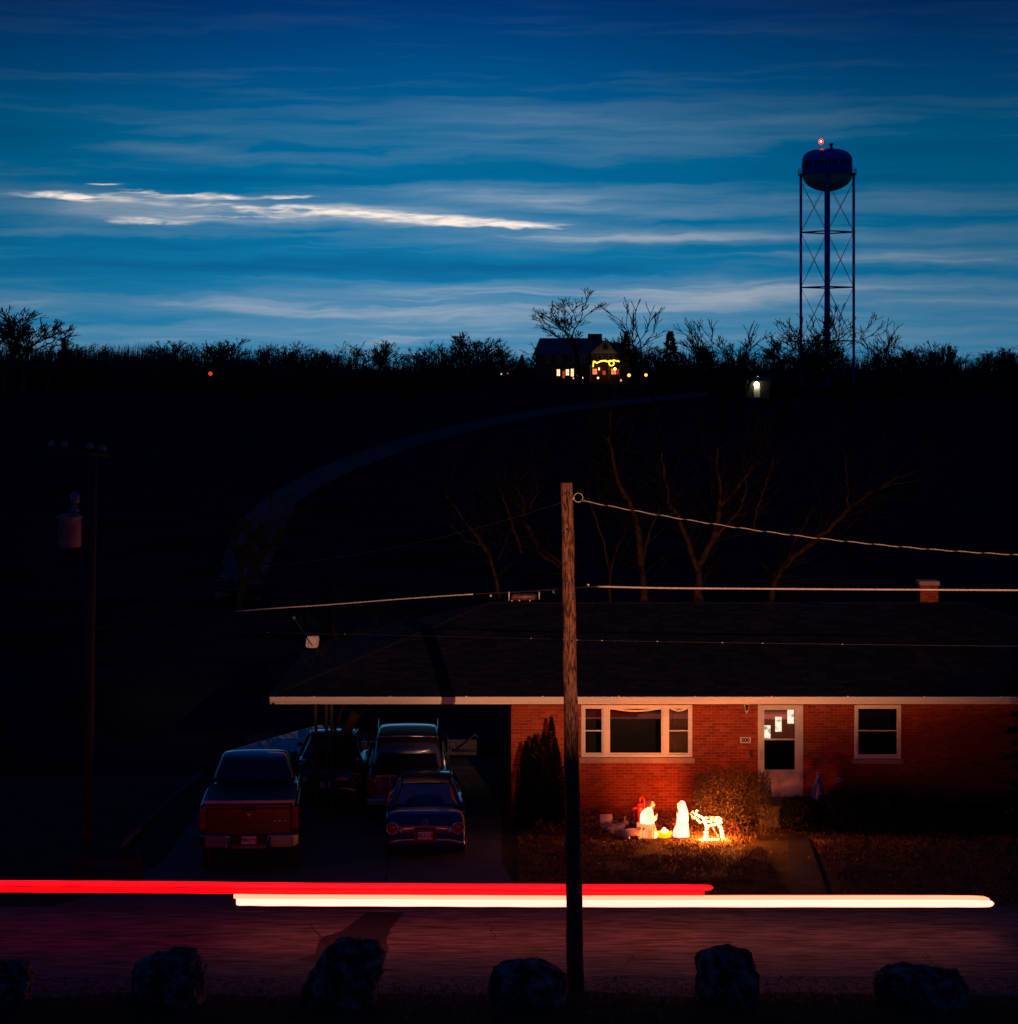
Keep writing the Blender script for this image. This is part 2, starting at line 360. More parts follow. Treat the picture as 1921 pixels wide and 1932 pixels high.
# front walk: slabs
wk = empty('front_walk'); wk['kind'] = 'structure'; m_walk = mat('walk_concrete', (.035, .034, .036), .9, col2=(.055, .053, .055), scale=2, bump=.3, bscale=40, spec=.1)
for i in range(6):
    y0 = 46.0 + i * 1.05; y1 = y0 + 1.03
    xl = lambda y: 5.60 + (y - 46) * .10; xr = lambda y: 6.32 + (y - 46) * .06
    s = MB(); P = [(xl(y0), y0), (xr(y0), y0), (xr(y1), y1), (xl(y1), y1)]
    s.v = [(x, y, -.05) for x, y in P] + [(x, y, .022) for x, y in P]
    for q in ((0,3,2,1),(4,5,6,7),(0,1,5,4),(1,2,6,5),(2,3,7,6),(3,0,4,7)): s.f.append(q); s.m.append(0); s.sm.append(False)
    s.build('slab', m_walk, wk)
# shadow on the asphalt painted as a dark irregular patch, then cracks
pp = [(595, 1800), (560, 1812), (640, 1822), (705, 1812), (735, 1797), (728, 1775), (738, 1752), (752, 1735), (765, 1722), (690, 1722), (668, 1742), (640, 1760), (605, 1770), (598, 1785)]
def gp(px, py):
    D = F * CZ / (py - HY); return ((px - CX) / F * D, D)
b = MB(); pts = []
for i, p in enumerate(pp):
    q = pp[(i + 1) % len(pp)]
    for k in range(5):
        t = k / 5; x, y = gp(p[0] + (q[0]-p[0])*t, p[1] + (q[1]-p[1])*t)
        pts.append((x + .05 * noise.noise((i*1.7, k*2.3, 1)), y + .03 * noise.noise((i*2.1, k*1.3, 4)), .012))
b.poly(pts); tagp(b.build('road_shadow_patch', m_shadow_patch), kind='structure')
rc = random.Random(4)
for pl in ([(585, 1745), (592, 1752), (597, 1762), (605, 1768), (613, 1775)], [(915, 1742), (930, 1750), (925, 1757), (935, 1767), (928, 1775)],
           [(1000, 1800), (1012, 1806), (1018, 1814), (1026, 1822), (1024, 1829)], [(1325, 1785), (1332, 1790), (1340, 1797)],
           [(1745, 1797), (1752, 1804), (1748, 1811), (1760, 1818), (1738, 1824)], [(1370, 1802), (1378, 1808), (1384, 1815)], [(1180, 1822), (1192, 1810), (1196, 1800)]):
    b = MB(); P = []
    for i in range(len(pl) - 1):
        for k in range(3):
            t = k / 3; x, y = gp(pl[i][0] + (pl[i+1][0]-pl[i][0])*t + rc.uniform(-2, 2), pl[i][1] + (pl[i+1][1]-pl[i][1])*t); P.append((x, y))
    w = .012
    for i in range(len(P) - 1):
        a = Vector(P[i]); c = Vector(P[i+1]); d = (c - a).normalized(); n = Vector((-d.y, d.x)) * w
        b.poly([(a.x-n.x, a.y-n.y, .016), (a.x+n.x, a.y+n.y, .016), (c.x+n.x, c.y+n.y, .016), (c.x-n.x, c.y-n.y, .016)])
    tagp(b.build('road_crack', m_crack), kind='structure')
# gravel lane sweeping down the hill
left = [(1335, 742), (1240, 748), (1150, 757), (1050, 768), (960, 783), (880, 799), (800, 817), (720, 840), (640, 868), (570, 900), (500, 940), (455, 985), (425, 1040), (408, 1100), (400, 1160)]
right = [(1335, 750), (1245, 758), (1160, 768), (1060, 780), (970, 797), (890, 815), (815, 836), (740, 862), (665, 892), (605, 922), (560, 955), (538, 1000), (520, 1045), (500, 1100), (490, 1160)]
b = MB(); pr = []; wear = []
for i in range(len(left) - 1):
    for k in range(4):
        t = k / 4
        a = G(left[i][0]+(left[i+1][0]-left[i][0])*t, left[i][1]+(left[i+1][1]-left[i][1])*t)
        c = G(right[i][0]+(right[i+1][0]-right[i][0])*t, right[i][1]+(right[i+1][1]-right[i][1])*t)
        pr.append((a, c))
for i in range(len(pr) - 1):
    n = 8
    for j in range(n):
        q = []
        for (aa, cc), t in ((pr[i], j/n), (pr[i], (j+1)/n), (pr[i+1], (j+1)/n), (pr[i+1], j/n)):
            p = aa.lerp(cc, t); q.append((p.x, p.y, gz(p.x, p.y) + .12))
        b.poly(q, 0, True)
        for (ii, jj) in ((i, j), (i, j+1), (i+1, j+1), (i+1, j)): wear.append(max(.75 * abs(jj / n * 2 - 1) ** 3, .9 * smooth(.80, 1.0, ii / len(pr)), .25 * (1 - smooth(0, .25, ii / len(pr)))))
lane = tagp(b.build('gravel_lane', m_gravel), kind='structure'); wa = lane.data.attributes.new('wear', 'FLOAT', 'POINT'); wa.data.foreach_set('value', wear)

# ================================================================== grass blades and litter
def blades(name, region, n, h, m, seed, dens=None, label=None, cat=None):
    rg = random.Random(seed); b = MB()
    x0, x1, y0, y1 = region
    for _ in range(n):
        x = rg.uniform(x0, x1); y = rg.uniform(y0, y1)
        if 5.55 < x < 6.7 and y < 52.3: continue
        if x < .1 + 0.9 * smooth(48, 45.3, y): continue
        if noise.noise((x * 1.1, y * 1.1, 3)) + rg.uniform(-.3, .5) < -.1: continue
        a = rg.uniform(0, 6.28); hh = h * rg.uniform(.4, 1.1); w = .010; lx = rg.uniform(-.04, .04); ly = rg.uniform(-.04, .04)
        b.v += [(x - w*math.cos(a), y - w*math.sin(a), 0), (x + w*math.cos(a), y + w*math.sin(a), 0), (x + lx, y + ly, hh)]
        i = len(b.v); b.f.append((i-3, i-2, i-1)); b.m.append(0); b.sm.append(False)
    return tagp(b.build(name, m), label, cat, kind='stuff')
blades('lawn_grass', (0.2, 14.5, 45.4, 53.4), 90000, .06, m_blade, 5, label='short dormant lawn grass in front of the brick house', cat='grass')
def litter(name, region, n, size, m, seed, label, cat, zmax=.05):
    rg = random.Random(seed); b = MB(); x0, x1, y0, y1 = region
    for _ in range(n):
        c = Vector((rg.uniform(x0, x1), rg.uniform(y0, y1), rg.uniform(.01, zmax)))
        if rg.random() > .55 + noise.noise((c.x*2, c.y*2, 0)): continue
        a = rg.uniform(0, 6.28); s = size * rg.uniform(.5, 1.2); t = Vector((math.cos(a), math.sin(a), rg.uniform(-.5, .9))) * s; k = Vector((-math.sin(a), math.cos(a), rg.uniform(-.4, .9))) * s * .7
        b.poly([c - t, c - k * .6, c + t, c + k])
    return tagp(b.build(name, m), label, cat, kind='stuff')
litter('fallen_leaves', (.6, 5.2, 52.5, 54.2), 5200, .045, m_litter, 8, 'drift of brown fallen leaves along the foot of the brick wall', 'leaves', .22)
litter('scattered_leaves', (0.5, 12, 46, 52.6), 700, .04, m_litter, 9, 'brown leaves scattered over the dark lawn', 'leaves', .05)
rg = random.Random(77); b = MB()
for _ in range(26000):
    x = rg.uniform(-9.5, 9.5); y = rg.uniform(36.2, 40.2)
    if rg.random() < smooth(38.4, 40.0, y) + .5 * noise.noise((x * .9, y * 2.2, 8)): continue
    a = rg.uniform(0, 6.28); hh = rg.uniform(.02, .09); w = .008
    z0 = gz(x, y)
    b.v += [(x - w*math.cos(a), y - w*math.sin(a), z0), (x + w*math.cos(a), y + w*math.sin(a), z0), (x + rg.uniform(-.05, .05), y + rg.uniform(-.05, .05), z0 + hh)]
    i = len(b.v); b.f.append((i-3, i-2, i-1)); b.m.append(0); b.sm.append(False)
tagp(b.build('verge_grass', m_blade), 'rough dry grass and grit on the near verge around the boulders', 'grass', kind='stuff')

# ================================================================== brick ranch house
WD, FD, WT = 54.3, 53.62, 2.78
HX0, HX1 = .05, 15.9
house = empty('ranch_house', (HX0, WD, 0), label='long low red brick ranch house with hip roof and carport, number 500', cat='house')
inv = Vector((-HX0, -WD, 0))
def H(b, name, m, parent=None, **k):
    """build world-space mesh as child of house (mesh shifted to house frame)"""
    b.v = [(x - HX0, y - WD, z) for x, y, z in b.v]
    return b.build(name, m, parent or house, **k)
def wx(px, D=WD): return (px - CX) / F * D
def wz(py, D=WD): return CZ - (py - HY) / F * D
openings = [(wx(1097), wx(1306), wz(1428), 2.66), (wx(1430), wx(1515), wz(1503), 2.68), (wx(1612), wx(1700), wz(1431), 2.66)]
b = MB(); xs = HX0
for (a, c, zb, zt) in openings:
    b.box(xs, a, WD, WD + .2, 0, WT); b.box(a, c, WD, WD + .2, 0, zb); b.box(a, c, WD, WD + .2, zt, WT); xs = c
b.box(xs, HX1, WD, WD + .2, 0, WT)
b.box(HX0, HX0 + .2, WD + .2, 62.5, 0, WT); b.box(HX1 - .2, HX1, WD + .2, 62.5, 0, WT); b.box(HX0 + .2, HX1 - .2, 62.3, 62.5, 0, WT)
wall = H(b, 'wall', m_mortar)
# bricks: course by course, running bond, cut at the openings
BL, BH, J = .203, .0677, .010
bricks = []
row = 0; z = .01
rb = random.Random(12)
while z + BH < WT + .02:
    x = HX0 - (BL / 2 if row % 2 else 0)
    while x < HX1:
        s, e = max(x, HX0), min(x + BL - J, HX1)
        segs = [(s, e)]
        for (a, c, zb, zt) in openings:
            if z + BH - J > zb and z < zt:
                ns = []
                for (p, q) in segs:
                    if q <= a - .002 or p >= c + .002: ns.append((p, q))
                    else:
                        if p < a - .03: ns.append((p, a - .004))
                        if q > c + .03: ns.append((c + .004, q))
                segs = ns
        for p, q in segs:
            if q - p > .025: bricks.append((p, q, z, min(z + BH - J, WT)))
        x += BL
    z += BH; row += 1
full = [k for k in bricks if abs((k[1] - k[0]) - (BL - J)) < .001 and k[3] - k[2] > BH - J - .002]
def seen(k):
    x = (k[0] + k[1]) / 2; zc = k[2]
    if .2 < x < 1.1 and zc > 1.3: return 0 + abs(zc - 2.3)
    if 4.3 < x < 5.75 and zc > .9: return .2 + abs(zc - 2.0) * .5
    return 5 + abs(x - 3) + abs(zc - 1)
full.sort(key=seen); singles = set(full[:296])
proto = []
for mi in range(3):
    q = MB().box(0, BL - J, -.012, 0.02, 0, BH - J).mesh('brick'); q.materials.append(m_brick[mi]); proto.append(q)
jb = MB()
for k in bricks:
    r = rb.random(); mi = 0 if r < .5 else (1 if r < .8 else 2)
    proud = rb.uniform(-.003, .003)
    if k in singles:
        o = bpy.data.objects.new('brick', proto[mi]); COL.objects.link(o); o.parent = wall; o.location = (k[0] - HX0, proud, k[2])
    else:
        jb.box(k[0], k[1], WD - .012 + proud, WD + .02, k[2], k[3], mi)
bw = H(jb, 'brickwork', m_brick, wall); bw['kind'] = 'stuff'

# roof -------------------------------------------------------------
EX0, EX1, EY0, EY1, EZ = -5.49, 16.7, FD, 63.2, 2.95
RX0, RX1, RY, RZ = -.5, 11.5, 58.4, 4.61
roof_b = MB()
A, Bc, Cc, Dd = Vector((EX0, EY0, EZ)), Vector((EX1, EY0, EZ)), Vector((EX1, EY1, EZ)), Vector((EX0, EY1, EZ))
P1, P2 = Vector((RX0, RY, RZ)), Vector((RX1, RY, RZ))
for pl in ((A, Bc, P2, P1), (Cc, Dd, P1, P2), (Dd, A, P1), (Bc, Cc, P2)): roof_b.poly(pl)
roof_b.poly([A - Vector((0, 0, .02)), Dd - Vector((0, 0, .02)), Cc - Vector((0, 0, .02)), Bc - Vector((0, 0, .02))])
roof = H(roof_b, 'roof', m_shing[0])
# shingle courses on the front and left slopes
def courses(P0, Pa, Pb, Pt0, Pt1, single_max, seed):
    """slope with eave P0=(Pa->Pb) and top edge Pt0->Pt1"""
    rs = random.Random(seed); out = []
    nrm = (Pb - Pa).cross(Pt0 - Pa).normalized()
    if nrm.z < 0: nrm = -nrm
    up_len = (((Pt0 + Pt1) / 2) - Pa).dot((nrm.cross(Pb - Pa)).normalized())
    upv = nrm.cross(Pb - Pa).normalized()
    if upv.z < 0: upv = -upv
    L_ = abs((Pt0 - Pa).dot(upv)); al = (Pb - Pa).normalized(); n = int(L_ / .135)
    for r in range(n):
        t0 = r * .135; f = t0 / L_; f2 = min(1, (t0 + .135) / L_)
        s0 = (Pt0 - Pa).dot(al) * f2; s1 = (Pb - Pa).length + ((Pt1 - Pb).dot(al)) * f2
        x = s0 - (r % 2) * .15
        while x < s1:
            a, c = max(x + .004, s0), min(x + .30 - .004, s1)
            if c - a > .05:
                th = .012 + rs.uniform(0, .006)
                lo = Pa + al * a + upv * t0; lo2 = Pa + al * c + upv * t0
                hi1 = Pa + al * a + upv * (t0 + .15); hi2 = Pa + al * c + upv * (t0 + .15)
                out.append((lo, lo2, hi2, hi1, th, nrm, al, upv, c - a))
            x += .30
    return out
sh = courses(None, A, Bc, P1, P2, 300, 3)
side = courses(None, Dd, A, P1, P1, 0, 5)
fullsh = [k for k in sh if k[8] > .291]
# the 296 that face the camera squarely and lie lowest and nearest the middle
fullsh.sort(key=lambda k: abs(k[0].x - 3.2) * .25 + (k[0].z - EZ) * 1.5); ssel = set(id(k) for k in fullsh[:296])
al0 = (Bc - A).normalized(); nr0 = sh[0][5]; up0 = sh[0][7]
rotm = Matrix((al0, up0, nr0)).transposed()
pr_s = []
for mi in range(3):
    q = MB(); w = .292
    q.v = [(0, 0, .004), (w, 0, .004), (w, .15, .002), (0, .15, .002), (0, 0, .018), (w, 0, .018), (w, .15, .006), (0, .15, .006)]
    for ff in ((0,3,2,1),(4,5,6,7),(0,1,5,4),(1,2,6,5),(2,3,7,6),(3,0,4,7)): q.f.append(ff); q.m.append(0); q.sm.append(False)
    me = q.mesh('shingle'); me.materials.append(m_shing[mi]); pr_s.append(me)
jb = MB(); rb = random.Random(31)
eul = rotm.to_euler()
for k in sh + side:
    r = rb.random(); mi = 0 if r < .5 else (1 if r < .8 else 2)
    if id(k) in ssel:
        o = bpy.data.objects.new('shingle', pr_s[mi]); COL.objects.link(o); o.parent = roof
        o.location = k[0] - Vector((HX0, WD, 0)); o.rotation_euler = eul
    else:
        n = k[5]; jb.v += [tuple(p + n * q) for p, q in zip((k[0], k[1], k[2], k[3], k[0], k[1], k[2], k[3]), (.003, .003, .002, .002, k[4], k[4], .005, .005))]
        i = len(jb.v) - 8
        for ff in ((4,5,6,7),(0,1,5,4),(1,2,6,5),(3,0,4,7)): jb.f.append(tuple(i + q for q in ff)); jb.m.append(mi); jb.sm.append(False)
o = H(jb, 'shingle_courses', m_shing, roof); o['kind'] = 'stuff'
# ridge caps
rcp = MB()
for a, c in ((P1, P2), (A, P1), (Dd, P1), (Bc, P2)):
    n = int((c - a).length / .28)
    for i in range(n):
        p = a.lerp(c, i / n); q = a.lerp(c, (i + 1.1) / n); rcp.tube([p + Vector((0, 0, .0)), q + Vector((0, 0, -.012))], [.05, .04], n=6, smooth=False)
o = H(rcp, 'ridge_cap', m_shing[1], roof); o['kind'] = 'stuff'
# fascia, gutter, drip edge, soffit
fb = MB().box(EX0 + .1, EX1 - .1, FD - .002, FD + .02, 2.77, 2.90); H(fb, 'fascia', m_white)
gb = MB(); gb.box(EX0, EX1, FD - .11, FD - .004, 2.865, 2.885); gb.box(EX0, EX1, FD - .13, FD - .11, 2.855, 2.955); gb.box(EX0, EX1, FD - .10, FD - .085, 2.83, 2.864)
for i in range(12):
    x = EX0 + 1 + i * 1.75; gb.box(x, x + .03, FD - .135, FD - .131, 2.86, 2.975)
gut = H(gb, 'gutter', m_white); 
H(MB().box(EX0, EX0 + .03, FD, EY1, 2.77, 2.94), 'side_fascia', m_white)
H(MB().box(EX0 + .05, EX1, FD + .03, WD + .25, 2.79, 2.80), 'soffit', m_white)
H(MB().box(HX0 + .3, HX1 - .3, WD + .9, WD + .95, .1, 2.78), 'dark_room_backing', m_black)  # added black sheet behind the glass, keeps the windows dark
H(MB().box(EX0 + .05, HX0, WD + .26, EY1, 2.79, 2.80), 'carport_ceiling', m_room)
# windows ----------------------------------------------------------
m_glass = glass_mat('window_glass', (.72, .72, .72), 1.28)
m_valance = mat('valance_cloth', (.75, .62, .42), .8, col2=(.85, .72, .5), scale=8)
m_curtain = mat('curtain_cloth', (.28, .16, .13), .9, col2=(.34, .2, .16), scale=8)
def frame_rect(b, x0, x1, z0, z1, w, y0, y1):
    b.box(x0, x1, y0, y1, z1 - w, z1); b.box(x0, x1, y0, y1, z0, z0 + w); b.box(x0, x0 + w, y0 + .001, y1, z0 + w, z1 - w); b.box(x1 - w, x1, y0 + .001, y1, z0 + w, z1 - w)
def pane(win, x0, x1, z0, z1, y):
    b = MB().box(x0, x1, y, y + .006, z0, z1); H(b, 'pane', m_glass, win)
a, c, zb, zt = openings[0]
b = MB(); frame_rect(b, a, c, zb, zt, .055, WD - .03, WD + .06)
xs_ = [wx(1138.5), wx(1148), wx(1251), wx(1259.5)]
b.box(xs_[0], xs_[1], WD - .035, WD + .05, zb + .055, zt - .055); b.box(xs_[2], xs_[3], WD - .035, WD + .05, zb + .055, zt - .055)
win = H(b, 'window', m_white)
for (g0, g1, dbl) in ((a + .055, xs_[0], True), (xs_[1], xs_[2], False), (xs_[3], c - .055, True)):
    q = MB(); frame_rect(q, g0 + .004, g1 - .004, zb + .058, zt - .06, .035, WD + .0, WD + .03)
    if dbl: zm = (zb + zt) / 2; q.box(g0 + .038, g1 - .038, WD - .004, WD + .032, zm - .012, zm + .012)
    H(q, 'sash', m_white, win)
    pane(win, g0 + .035, g1 - .035, zb + .09, zt - .09, WD + .015)
# swagged valances behind the glass, curtain in right light
def swag(x0, x1, ztop, drop):
    q = MB(); n = 24
    for i in range(n):
        t0, t1 = i / n, (i + 1) / n; f = lambda t: ztop - .012 - drop * math.sin(math.pi * t) ** 1.2
        X0, X1 = x0 + (x1 - x0) * t0, x0 + (x1 - x0) * t1
        q.poly([(X0, WD + .009, f(t0) ), (X1, WD + .009, f(t1)), (X1, WD + .011, f(t1) + .042), (X0, WD + .011, f(t0) + .042)])
    H(q, 'valance', m_valance, win)
swag(xs_[1] + .04, xs_[2] - .04, zt - .095, .06); swag(xs_[3] + .08, c - .12, zt - .10, .05)
q = MB(); n = 40; cx0, cx1 = xs_[3] + .045, c - .095
for i in range(n):
    f = lambda k: WD + .10 + .02 * math.sin(k * 1.25)
    q.poly([(cx0 + (cx1-cx0)*i/n, f(i), zb + .09), (cx0 + (cx1-cx0)*(i+1)/n, f(i+1), zb + .09), (cx0 + (cx1-cx0)*(i+1)/n, f(i+1), zt - .1), (cx0 + (cx1-cx0)*i/n, f(i), zt - .1)], 0, True)
H(q, 'curtain', m_curtain, win)
bevel(H(MB().box(a - .05, c + .05, WD - .07, WD + .02, zb - .135, zb - .012), 'window_sill', m_sill), .008)
a, c, zb, zt = openings[2]
b = MB(); frame_rect(b, a, c, zb, zt, .06, WD - .03, WD + .06); win2 = H(b, 'window', m_white)
q = MB(); frame_rect(q, a + .064, c - .064, zb + .064, zt - .064, .032, WD, WD + .03); zm = (zb + zt) / 2 + .02; q.box(a + .096, c - .096, WD - .004, WD + .032, zm - .011, zm + .011); H(q, 'sash', m_white, win2)
pane(win2, a + .09, c - .09, zb + .09, zt - .09, WD + .015)
bevel(H(MB().box(a - .05, c + .05, WD - .07, WD + .02, zb - .12, zb - .012), 'window_sill', m_sill), .008)
# door -------------------------------------------------------------
m_storm = mat('storm_door_paint', (.60, .50, .47), .5, col2=(.68, .58, .54), scale=3)
m_inner = mat('inner_door_varnish', (.16, .035, .018), .4, col2=(.22, .05, .025), scale=3, stretch=(6, 6, .7))
a, c, zb, zt = openings[1]
b = MB(); b.box(a, a + .07, WD - .035, WD + .08, zb, zt); b.box(c - .07, c, WD - .035, WD + .08, zb, zt); b.box(a + .07, c - .07, WD - .035, WD + .08, zt - .07, zt)
dfr = H(b, 'door_frame', m_storm)
dx0, dx1 = a + .074, c - .074; g1, g2 = wx(1442), wx(1499.5); zu1, zu0, zl1, zl0 = wz(1339), wz(1393.5), wz(1396), wz(1452)
b = MB(); b.box(dx0, g1, WD - .03, WD + .01, zb, zt - .074); b.box(g2, dx1, WD - .03, WD + .01, zb, zt - .074)
b.box(g1, g2, WD - .029, WD + .01, zu1, zt - .074); b.box(g1, g2, WD - .029, WD + .01, zl1, zu0); b.box(g1, g2, WD - .029, WD + .01, zb, zl0)
frame_rect(b, g1 - .03, g2 + .03, zl0 - .03, zu1 + .03, .012, WD - .040, WD - .031)
storm = H(b, 'storm_door', m_storm)
H(MB().box(g1, g2, WD - .01, WD - .006, zu0, zu1), 'pane', glass_mat('clear_glass', (.9, .9, .9)), storm); H(MB().box(g1, g2, WD - .01, WD - .006, zl0, zl1), 'pane', glass_mat('dark_screen', (.03, .03, .03)), storm)
H(MB().box(wx(1434.5), wx(1437), WD - .075, WD - .03, wz(1427), wz(1417)), 'handle', mat('brass', (.6, .45, .25), .3, 1.0), storm)
lit = [(1443, 1455, 1370, 1394.5), (1464, 1476, 1354, 1382), (1487, 1499, 1340, 1367)]
b = MB(); b.box(a + .07, c - .07, WD + .125, WD + .16, zb, zt - .07)
inner = H(b, 'inner_door', m_inner)
m_lit = mat('lit_pane', (.5, .48, .42), .4, emit=(1.0, .98, .82), estr=1.15)
t_ = m_lit.node_tree; bs = t_.nodes['Principled BSDF']; tx = t_.nodes.new('ShaderNodeTexCoord'); nn = t_.nodes.new('ShaderNodeTexNoise'); nn.inputs['Scale'].default_value = 9
rp = t_.nodes.new('ShaderNodeValToRGB'); rp.color_ramp.elements[0].position = .36; rp.color_ramp.elements[0].color = (.10, .16, .15, 1); rp.color_ramp.elements[1].position = .5; rp.color_ramp.elements[1].color = (1, .95, .74, 1)
t_.links.new(tx.outputs['Object'], nn.inputs['Vector']); t_.links.new(nn.outputs[0], rp.inputs[0]); t_.links.new(rp.outputs[0], bs.inputs['Emission Color'])
for (x0, x1, y0, y1) in lit:
    H(MB().box(wx(x0), wx(x1), WD + .112, WD + .124, wz(y1), wz(y0)), 'lit_pane', m_lit, inner)
bevel(H(MB().box(wx(1425), wx(1565), WD - 1.1, WD - .015, 0, zb - .01), 'front_step', m_conc), .02)
# lamp, number, letter box, socket
b = MB(); lx = wx(1408); b.loft([[(lx-.055, WD-.16, wz(1329)), (lx+.055, WD-.16, wz(1329)), (lx+.055, WD-.05, wz(1329)), (lx-.055, WD-.05, wz(1329))], [(lx-.02, WD-.13, wz(1339)), (lx+.02, WD-.13, wz(1339)), (lx+.02, WD-.08, wz(1339)), (lx-.02, WD-.08, wz(1339))]], 1, True, False)
for sx in (-1, 1):
    for yy in (WD-.162, WD-.048): b.tube([(lx+sx*.058, yy, wz(1328)), (lx+sx*.024, yy + (.028 if yy < WD-.1 else -.028), wz(1339.5))], .006, 4)
b.box(lx-.06, lx+.06, WD-.165, WD-.045, wz(1328.5), wz(1327.3)); b.box(lx-.035, lx+.035, WD-.14, WD-.013, wz(1342), wz(1339.6)); b.tube([(lx, WD-.08, wz(1342)), (lx, WD-.08, wz(1346.5))], [.02, .006], 6)
H(b, 'porch_lantern', [m_white, m_black])
H(MB().box(wx(1396.5), wx(1416.5), WD-.028, WD-.016, wz(1401.6), wz(1390.8)), 'number_plate', m_white)
def text_mesh(s, size, ext=.003, bold=.0):
    cu = bpy.data.curves.new('t', 'FONT'); cu.body = s; cu.size = size; cu.extrude = ext; cu.offset = bold; cu.align_x = 'CENTER'; cu.align_y = 'CENTER'
    ob = bpy.data.objects.new('t', cu); COL.objects.link(ob); bpy.context.view_layer.update()
    me = bpy.data.meshes.new_from_object(ob.evaluated_get(bpy.context.evaluated_depsgraph_get())); bpy.data.objects.remove(ob); bpy.data.curves.remove(cu)
    return me
me = text_mesh('500', .125, .003, .006); me.materials.clear()
link('number_digits', me, m_black, house, loc=(wx(1406.5) - HX0, -.031, wz(1396.3)), rot=(R(90), 0, 0))
bevel(H(MB().box(wx(1414.5), wx(1419.8), WD-.06, WD-.016, wz(1427), wz(1415.5)), 'letter_box', m_black), .008)
b = MB(); b.box(wx(1578), wx(1589), WD-.05, WD-.016, wz(1476), wz(1467.5)); b.box(wx(1580.5), wx(1582.8), WD-.052, WD-.0502, wz(1474.5), wz(1469), 1); b.box(wx(1584.6), wx(1587), WD-.052, WD-.0502, wz(1474.5), wz(1469), 1)
H(b, 'outdoor_socket', [m_white, m_black])
H(MB().tube([(wx(1587), WD-.06, wz(1473)), (wx(1585), WD-.1, wz(1485)), (wx(1583), WD-.1, wz(1520))], .008, 5), 'socket_cord', m_blackwire)
# carport posts
for px in (596, 616, 626):
    H(MB().box(wx(px, FD+.3)-.035, wx(px, FD+.3)+.035, FD + .27, FD + .34, .03, 2.785), 'carport_post', m_black)
H(MB().tube([(wx(626, FD+.3), FD+.305, 1.9), (wx(650, FD+.3), FD+.305, 2.78)], .025, 4), 'post_brace', m_black)
# chimney
c0, c1 = wx(1734, 59.0), wx(1768, 59.0)
ch = H(MB().box(c0 + .012, c1 - .012, 58.812, 59.288, 4.2, 5.02), 'chimney', m_mortar, roof)
cb = MB(); rr = random.Random(2); zz = 4.3; row = 0
while zz < 5.0:
    x = c0 - (.1 if row % 2 else 0)
    while x < c1:
        s, e = max(x, c0), min(x + .193, c1)
        if e - s > .03: cb.box(s, e, 58.80, 58.83, zz, zz + .058, rr.choice((0, 0, 1, 2))); 
        x += .203
    cb.box(c0, c0 + .02, 58.84, 59.29, zz, zz + .058, 0); cb.box(c1 - .02, c1, 58.84, 59.29, zz, zz + .058, 1)
    zz += .0677; row += 1
o = H(cb, 'chimney_bricks', m_brick, roof); o['kind'] = 'stuff'
bevel(H(MB().box(c0 - .03, c1 + .03, 58.77, 59.32, 5.02, 5.13), 'chimney_cap', m_sill, roof), .01)

# ================================================================== floodlight fixture on the bank behind the viewer
fl = empty('floodlight_pole', (LAMP.x, LAMP.y - .5, 8.7), label='tall floodlight on the bank behind the viewer, its added hood shaped to cut the beam', cat='floodlight')
off = Vector((LAMP.x, LAMP.y - .5, 8.7))
MB().tube([(0, -.25, -.3), (0, -.25, 4.1)], [.12, .08], 10).build('pole', mat('galvanised', (.3, .3, .3), .5, .8), fl)
MB().tube([(0, -.25, 4.0), (0, .2, 4.2)], .04, 6).build('bracket', mat('galvanised', (.3, .3, .3)), fl)
b = MB(); HL = 1.2
def ap(X, Z):     # point of the hood mouth on the line from the bulb to (X, WD, Z)
    t = HL / (54.3 - LAMP.y); return LAMP + (Vector((X, 54.3, Z)) - LAMP) * t - off
q = [ap(-7.2, 2.70), ap(-2.15, 2.6), ap(-1.95, 1.25), ap(4.0, 1.3), ap(6.3, 1.8), ap(8.3, 2.55), ap(11, 3.15), ap(16.5, 3.3), ap(16.5, 40), ap(-7.2, 40)]  # added lip outline, stepped to keep carport and right wall in shade
bk = [Vector((LAMP.x + sx * .13, LAMP.y - .12, LAMP.z + sz * .13)) - off for sx, sz in ((-1, -1), (1, -1), (1, 1), (-1, 1))]
bt = [bk[0].lerp(bk[1], k / 7) for k in range(8)]
b.poly(bk)
for k in range(7): b.poly([bt[k], bt[k+1], q[k+1], q[k]])
b.poly([bk[1], bk[2], q[8], q[7]]); b.poly([bk[2], bk[3], q[9], q[8]]); b.poly([bk[3], bk[0], q[0], q[9]])
b.build('added_hood', mat('added_hood_metal', (.03, .03, .03), .8), fl)
lamp_ob.location = LAMP - off; COL.objects.link(lamp_ob); lamp_ob.parent = fl

